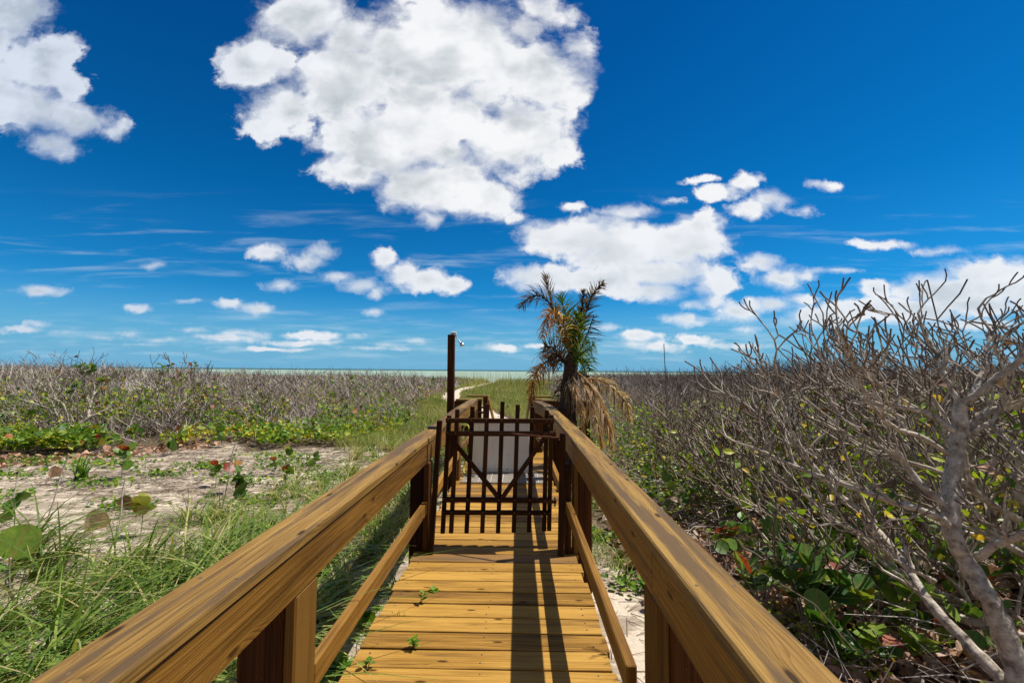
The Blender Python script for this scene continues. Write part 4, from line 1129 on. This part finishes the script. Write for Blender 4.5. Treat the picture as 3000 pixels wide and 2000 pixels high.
# ------------------------------------------------------------------ grass
def tufts(g, centres, per, rad, L, wdt, rmu, rsd=.2, lean=.55, biased=0.0, seg=4):
    cs = np.repeat(np.asarray(centres, float), per, 0); N = len(cs)
    nc = len(cs) // per; rp = lambda a: np.repeat(a, per)
    x = cs[:, 0] + rng.normal(0, rad * .6, N); y = cs[:, 1] + rng.normal(0, rad * .6, N)
    az = rng.uniform(0, 2 * math.pi, N); az = np.where(rng.random(N) < biased, rp(rng.normal(.2, .9, nc)) + rng.normal(0, .5, N), az)
    L = L * rp(rng.uniform(.6, 1.25, nc)); rmu = rmu + rp(rng.normal(0, .11, nc))
    blades(g, np.stack([x, y, gh(x, y) - .01], -1), az, L * rng.uniform(.45, 1.15, N), np.abs(rng.normal(lean, .3, N)), wdt * rng.uniform(.6, 1.3, N), np.clip(rng.normal(rmu, rsd, N), 0, 1), seg)
g = Geo()
cn = []
for _ in range(98):
    yv = random.uniform(1.5, 3.9); xv = random.uniform(-yv * 1.15 - .5, -1.3)
    if yv > 2.9 and xv < -2.4 - random.random() * 1.0 and random.random() < .8: continue
    cn.append((xv, yv))
tufts(g, cn, 26, .08, .88, .0190, .46, .22, 1.0, .72, 6)
cn = [(random.uniform(-2.5, -1.25), random.uniform(2.2, 5.5)) for _ in range(60)]
tufts(g, cn, 24, .09, .50, .013, .64, .2, .75, .2, 4)
cn = [(random.uniform(-1.4, -.86), random.uniform(1.4, 7.5)) for _ in range(90)]
tufts(g, cn, 11, .06, .27, .009, .74, .2, .9, 0, 4)
cn = [(random.uniform(-3.3, -.95) + .3 * math.sin(yv_), yv_) for yv_ in [random.uniform(4.5, 10.5) for _ in range(130)]]
tufts(g, cn, 24, .09, .46, .0140, .62, .26, .95, .3, 4)
tag(g.build('long_grass', M_grass), 'long arching green grass along the left side of the boardwalk', 'grass', kind='stuff')
g = Geo()
cn = [(random.uniform(.62, 1.5), random.uniform(2.6, 7.5)) for _ in range(38)]
tufts(g, cn, 22, .08, .26, .007, .50, .25, .9)
cn = [(random.uniform(1.2, 4.5), random.uniform(2.4, 6.5)) for _ in range(40)]
tufts(g, cn, 14, .10, .30, .007, .5, .25, .8)
tag(g.build('sparse_grass', M_grass), 'sparse short grass between the right railing and the bushes', 'grass', kind='stuff')
g = Geo()
N = 46000; x, y = fan(N, 9.3, 62, lambda q: corr_l(q) - .02 * q - .4, lambda q: corr_r(q) + .4)
pt = np.interp(y, PATH[:, 1], PATH[:, 0]); k = np.abs(x - pt) > .50 + .18 * rng.random(N); k &= ~((y < 10.2) & (np.abs(x + .2) < .6)); x, y = x[k], y[k]; N = len(x)
blades(g, np.stack([x, y, gh(x, y) - .01], -1), rng.uniform(0, 6.28, N), rng.uniform(.22, .52, N), np.abs(rng.normal(.5, .3, N)), .006 * np.maximum(1, y / 10) * rng.uniform(.7, 1.3, N), np.clip(.45 + .22 * lown(x, y, .6) + rng.normal(0, .2, N), 0, 1), 3)
# seaward crest, full width, with taller thin stalks
N = 42000; x = rng.uniform(-80, 60, N); y = rng.uniform(44, 66, N); k = np.abs(x + 3.3) > .8; x, y = x[k], y[k]; N = len(x)
blades(g, np.stack([x, y, gh(x, y)], -1), rng.uniform(0, 6.28, N), rng.uniform(.45, 1.0, N), np.abs(rng.normal(.35, .2, N)), .045 * rng.uniform(.5, 1.2, N), np.clip(rng.normal(.5, .2, N), 0, 1), 3)
N = 1500; x = np.concatenate([rng.uniform(-40, 12, 900), rng.normal(-2, 8, 600)]); y = rng.uniform(40, 62, N)
blades(g, np.stack([x, y, gh(x, y)], -1), rng.uniform(0, 6.28, N), rng.uniform(1.3, 2.15, N), np.abs(rng.normal(.15, .12, N)), .020 + 0 * x, np.clip(rng.normal(.85, .1, N), 0, 1), 3)
tag(g.build('dune_grass', M_drygrass), 'yellow green dune grass around the sand path', 'grass', kind='stuff')

# ------------------------------------------------------------------ small sea grape plants (each a thing)
def G(px, py): p = at_z(px, py, GZ + .02); return p.x, p.y
def grape_plant(x, y, h, leafs, label, name='sea_grape_seedling', cat='seedling', group='round leaved seedlings on the sand', lean=(0, 0), stem_r=.005, z=None):
    z = float(gh(x, y)) if z is None else z
    r = empty(name, (x, y, z)); tag(r, label, cat, group)
    g = Geo(); g.smooth = True
    tube(g, spline([(0, 0, -.02), (lean[0] * .3 + .01, lean[1] * .3, h * .35), (lean[0] * .7, lean[1] * .7, h * .7), (lean[0], lean[1], h)], 12), np.linspace(stem_r, stem_r * .5, 13)[:13] if False else stem_r * .8, 6, tipv=None)
    g.build('stem', M_twig, r)
    for nm, mat, sel in (('leaves', M_grape, [q for q in leafs if q[4] != 'red' and q[4] != 'dead']), ('red_leaves', M_redleaf, [q for q in leafs if q[4] == 'red']), ('dead_leaves', M_dead, [q for q in leafs if q[4] == 'dead'])):
        if not sel: continue
        g = Geo(); g.smooth = True
        for (t, az, pit, s, kd) in sel:
            base = np.array([lean[0] * t, lean[1] * t, h * t]); d = np.array([math.cos(az) * math.cos(pit), math.sin(az) * math.cos(pit), math.sin(pit)])
            leaves(g, 'curl' if kd == 'dead' else 'round', [base], [d], random.uniform(-1.2, 1.2), s, (kd if isinstance(kd, float) else random.random()))
        g.build(nm, mat, r)
    return r
def rl(n, lo, hi, s, reds=0, rmu=.4):
    out = []
    for i in range(n):
        out.append((random.uniform(lo, hi), i * 2.4 + random.uniform(-.4, .4), random.uniform(.1, 1.3), s * random.uniform(.85, 1.3), float(min(.88, max(0, random.gauss(rmu, .2))))))
    for i in range(reds): out.append((random.uniform(.8, 1), random.uniform(3.6, 5.8), random.uniform(.5, 1.1), s * 1.0, 'red'))
    return out
seed = [
 (353, 1417, .42, rl(7, .3, 1.0, .15, 1), 'seedling with two big round leaves and a red leaf, next to the strap leaved plant'),
 (35, 1590, .34, rl(6, .5, 1.0, .115, 0, .6), 'seedling with pale green leaves at the left edge of the clearing'),
 (408, 1580, .34, rl(6, .6, 1.0, .13, 0, .75), 'seedling with yellowing red edged leaves rising from the long grass'),
 (630, 1440, .34, rl(7, .2, .8, .10, 1), 'seedling with a small crimson leaf left of the thin grey sapling'),
 (700, 1500, .42, rl(10, .3, 1.0, .14, 0, .35) + [(.75, 5, .3, .09, 'red')], 'fullest dark green seedling in the middle of the clearing'),
 (688, 1455, .40, [(1.0, 4.6, -.5, .14, 'red'), (.95, 1, .2, .12, .95), (.98, 3, .5, .10, 'dead')], 'seedling of drooping maroon leaves on a pale straight stem'),
 (800, 1395, .26, rl(5, .5, 1.0, .10, 1, .3), 'small dark leaved seedling right of the maroon one'),
 (842, 1385, .42, rl(5, .6, 1.0, .10, 0, .7), 'tall thin seedling with leaves only at the top, back right of the clearing'),
 (832, 1430, .24, rl(6, .3, 1.0, .11, 1, .6), 'low seedling with orange tinged leaves at the edge of the grass strip'),
 (917, 1378, .22, rl(6, .3, 1.0, .10, 0, .3), 'seedling in the grass nearest the left handrail'),
 (500, 1345, .26, rl(6, .3, 1.0, .12, 0, .4), 'seedling with a dark round leaf at the back of the clearing'),
 (385, 1330, .40, rl(8, .3, 1.0, .15, 0, .6), 'broad leaved seedling in front of the yellow creeper'),
 (640, 1320, .36, rl(9, .3, 1.0, .14, 0, .4), 'bushy seedling at the foot of the brush, left of the grey stick'),
 (290, 1340, .30, rl(6, .3, 1.0, .13, 1, .5), 'seedling among the brown leaves behind the strap leaved plant'),
 (22, 1770, .30, [(1.0, 1.2, 1.2, .24, .70), (.8, 4.0, .5, .10, .5)], 'seedling with one very large pale round leaf, lowest at the left edge'),
]
for (px, py, h, lf, lab) in seed:
    x, y = G(px, py); grape_plant(x, y, h, lf, lab, lean=(random.uniform(-.05, .05), random.uniform(-.04, .04)))
# strap leaved plant
x, y = G(241, 1418)
r = empty('strap_leaf_plant', (x, y, float(gh(x, y)))); tag(r, 'green strap leaved plant like a small lily on the sand', 'plant')
g = Geo(); N = 26
rr_ = np.zeros((N, 3)); rr_[:, :2] = rng.normal(0, .03, (N, 2)); az = rng.uniform(0, 6.28, N)
blades(g, rr_, az, rng.uniform(.28, .50, N), np.abs(rng.normal(.4, .2, N)), rng.uniform(.028, .045, N), np.clip(rng.normal(.35, .15, N), 0, 1), 5)
g.build('leaves', M_leaf, r)
# bare sticks standing in the sand
def stick(px, py, h, lx, ly, label, r0=.006):
    x, y = G(px, py); g = Geo(); g.smooth = True
    tube(g, spline([(0, 0, -.04), (lx * .4 + .008, ly * .3, h * .4), (lx * .7 - .006, ly * .6, h * .75), (lx, ly, h)], 14), r0, 6, .85)
    o = g.build('dry_stick', M_twig, loc=(x, y, float(gh(x, y)))); tag(o, label, 'stick', 'dry sticks standing in the sand')
stick(26, 1510, .42, .10, 0, 'thin grey stick standing at the left edge of the clearing')
stick(125, 1560, .72, .22, 0, 'long grey stick leaning right, left part of the clearing')
stick(342, 1575, .56, .05, 0, 'upright dark stick through a crumpled dead leaf')
stick(646, 1500, .80, .14, 0, 'tall pale grey stick in the middle of the clearing')
stick(428, 1425, .28, -.02, 0, 'short crooked stick right of the red leaf')
stick(745, 1310, .34, .0, .05, 'white stick at the foot of the brush')
for (px, py, s, rn_, lab) in ((245, 1600, .22, .75, 'large pale folded dead leaf hanging above the sand'), (344, 1530, .16, .15, 'crumpled dark brown leaf on the upright stick'), (140, 1440, .17, .7, 'pinkish dead leaf on the long leaning stick')):
    x, y = G(px, py); g = Geo(); g.smooth = True
    z = float(gh(x, y)); leaves(g, 'curl', [(0, 0, .12)], [(.6, .1, .5)], 1.3, s, rn_)
    tube(g, [(0, 0, .12), (-.03, 0, .05), (-.05, .01, -.01)], .0022, 4, .5)
    tag(g.build('dead_leaf', M_dead, loc=(x, y, z)), lab, 'leaf', 'single dead leaves on the clearing')

# big leaved sea grape sprigs on the right
def sprig(x, y, h, n, s, lab, lean=(0, 0), rmu=.3):
    z = float(gh(x, y)); r = empty('sea_grape_sprig', (x, y, z)); tag(r, lab, 'leafy sprig', 'leafy sprigs under the bare bushes')
    g = Geo(); gl = Geo(); g.smooth = True; gl.smooth = True
    for b in range(max(2, n // 6)):
        a = random.uniform(0, 6.28); e = np.array([math.cos(a) * h * .45 + lean[0], math.sin(a) * h * .35 + lean[1], h * random.uniform(.65, 1.05)])
        P_ = spline([(0, 0, -.03), e * .35 + np.array([0, 0, .05]), e * .7, e], 15); tube(g, P_, .005, 6, .6)
        for i in range(6):
            q = P_[int(len(P_) * (.35 + .62 * i / 6))]; az = i * 2.3 + a; pit = random.uniform(.0, 1.2)
            d = np.array([math.cos(az) * math.cos(pit), math.sin(az) * math.cos(pit), math.sin(pit)])
            leaves(gl, 'round', [q], [d], random.uniform(-.5, .5), s * random.uniform(.7, 1.15), float(min(1, max(0, random.gauss(rmu, .22)))))
    g.build('stem', M_bark, r, attr='tip'); gl.build('leaves', M_grape, r)
SPR = [(2360, 1850, .62, 24, .135, 'big glossy dark green sprig nearest the right handrail', (-.02, 0), .22),
       (2560, 1880, .52, 18, .13, 'bright green sprig with upright leaves between the big sprig and the trunk', (.03, 0), .5),
       (2230, 1800, .34, 12, .12, 'yellow edged sprig touching the right handrail', (0, 0), .7),
       (2440, 1960, .30, 12, .13, 'low dark sprig on the leaf litter at the bottom', (0, 0), .25),
       (2640, 1990, .30, 8, .12, 'small sprig with a yellow leaf left of the thick trunk', (0, 0), .75),
       (2720, 1790, .40, 8, .12, 'sprig of two pale leaves in front of the thick trunk', (0, 0), .5),
       (2360, 1660, .42, 12, .12, 'light green sprig below the long low branch', (0, 0), .5),
       (2440, 1560, .40, 18, .12, 'shiny dark sprig behind the long low branch', (0, 0), .25),
       (2060, 1480, .34, 12, .11, 'round leaved sprig in the open ground right of the railing', (0, 0), .4),
       (2200, 1520, .26, 6, .12, 'single dark leaved sprig with a red leaf on the litter', (0, 0), .3),
       (2080, 1390, .44, 12, .11, 'dark sprig at the end of the bare bushes near the palm', (0, 0), .25),
       (2700, 1440, .60, 12, .12, 'high sprig with sunlit yellow leaves behind the trunk', (0, 0), .7),
       (2480, 1330, .75, 12, .11, 'yellow green sprig halfway up inside the bare bushes', (0, 0), .85)]
SPR += [(1930, 1480, .24, 9, .10, 'bright low sprig in the open litter nearest the end of the sand strip', (0, 0), .55),
        (2130, 1620, .26, 9, .11, 'low yellow green sprig on the litter halfway along the right handrail', (0, 0), .65),
        (2290, 1470, .45, 14, .11, 'sunlit sprig under the left end of the long low branch', (0, 0), .5),
        (1960, 1370, .36, 12, .10, 'leafy sprig just below the far right palm frond', (0, 0), .45)]
for (px, py, h, n_, s, lab, ln, rm) in SPR:
    x, y = G(px, py); sprig(x, y, h, int(n_ * 1.6), s * 1.08, lab, ln, rm)
# green and brown leaf bunches standing out of the left brush
def top_sprig(px, py, yd, lab, n_=10, s=.13, rm=.4):
    p = at_y(px, py, yd); z0 = float(gh(p.x, p.y)); r = empty('leafy_shoot', (p.x, p.y, z0)); tag(r, lab, 'leafy shoot', 'leafy shoots standing out of the brush')
    hh = p.z - z0; g = Geo(); gl = Geo(); g.smooth = True
    for b in range(3):
        e = np.array([random.uniform(-.25, .25), random.uniform(-.1, .1), hh * random.uniform(.92, 1.12)]); P_ = spline([(0, 0, 0), e * .5 + np.array([.06, 0, 0]), e], 14); tube(g, P_, .008, 5, .5)
        for i in range(n_ // 3):
            q = P_[int(len(P_) * (.80 + .19 * i / max(1, n_ // 3)))]; az = i * 2.3 + b; d = np.array([math.cos(az), math.sin(az) * .5, random.uniform(-.2, .9)])
            leaves(gl, 'round', [q], [d], random.uniform(-.6, .6), s * random.uniform(.7, 1.2), float(min(1, max(0, random.gauss(rm, .25)))))
    g.build('stem', M_twig, r); gl.build('leaves', M_grape, r)
top_sprig(256, 1085, 11.5, 'dark green leaf bunch on the left skyline', 18, .15, .25)
top_sprig(300, 1115, 10.8, 'leaf bunch with an orange leaf just below the left skyline', 9, .13, .7)
top_sprig(235, 1128, 10.2, 'small green leaf bunch lower left of the skyline bunch', 9, .12, .3)
top_sprig(490, 1068, 13.5, 'leaf bunch with thin bare shoots rising above the horizon', 15, .13, .35)
top_sprig(545, 1080, 13.8, 'brownish leaf bunch just right of the shoots above the horizon', 15, .12, .9)

# seedlings growing up through the deck gaps
def deck_weed(px, py, h, n_, s, lab, grassy=False):
    p = at_z(px, py, 0.0); yy_ = -.95 + PITCH * (round((p.y + .95 - PITCH / 2) / PITCH) + .5)
    r = empty('deck_weed', (p.x, yy_, -.02)); tag(r, lab, 'weed', 'weeds growing through the deck')
    if grassy:
        g = Geo(); N = n_; blades(g, np.concatenate([rng.normal(0, .018, (N, 1)), np.zeros((N, 2))], 1), rng.uniform(0, 6.28, N), rng.uniform(.5, 1, N) * h, np.abs(rng.normal(.3, .2, N)), .005 + 0 * rng.random(N), rng.uniform(.2, .6, N), 4)
        g.build('blades', M_grass, r); return
    g = Geo(); gl = Geo(); gl.smooth = True
    for b in range(2):
        e = np.array([random.uniform(-.3, .3) * h, -.1 * h, h * random.uniform(.7, 1)]); P_ = spline([(0, 0, 0), e * .5 + np.array([0, 0, .008]), e], 10); tube(g, P_, .0022, 5, .4)
        for i in range(n_ // 2):
            q = P_[int(len(P_) * (.4 + .59 * i / (n_ / 2)))]; az = i * 2.6 + b * 1.5; d = np.array([math.cos(az), math.sin(az), random.uniform(.0, .6)])
            leaves(gl, 'oval', [q], [d], random.uniform(-.3, .3), s * random.uniform(.8, 1.2), random.uniform(.3, .7))
    g.build('stem', M_leaf, r); gl.build('leaves', M_leaf, r)
deck_weed(1276, 1715, .035, 8, .036, 'tiny rosette weed on the deck, farthest of the deck weeds')
deck_weed(1226, 1782, .085, 8, .036, 'leafy weed in the deck gap beside the grass sprouts')
deck_weed(1180, 1785, .075, 5, .05, 'thin grass sprouts in the same deck gap as the leafy weed', True)
deck_weed(1222, 1878, .085, 8, .036, 'leafy weed alone in the middle of the deck gap')
deck_weed(1083, 1940, .06, 6, .036, 'small spreading weed at the left edge, nearest of the deck weeds')

# a few single tall dead shoots
g = Geo(); g.smooth = True
pa = at_y(1948, 1110, 8.0); z0 = float(gh(pa.x, pa.y)); pb = at_y(1948, 1007, 8.0)
tube(g, spline([(0, 0, 0), (.03, 0, .8), (-.01, 0, pb.z - z0)], 16), .0065, 6, .2)
tag(g.build('dead_shoot', M_twig, loc=(pa.x, pa.y, z0)), 'single straight dead shoot standing above the brush right of the palm', 'stick')
print('VERTS', sum(len(o.data.vertices) for o in bpy.data.objects if o.type == 'MESH'))
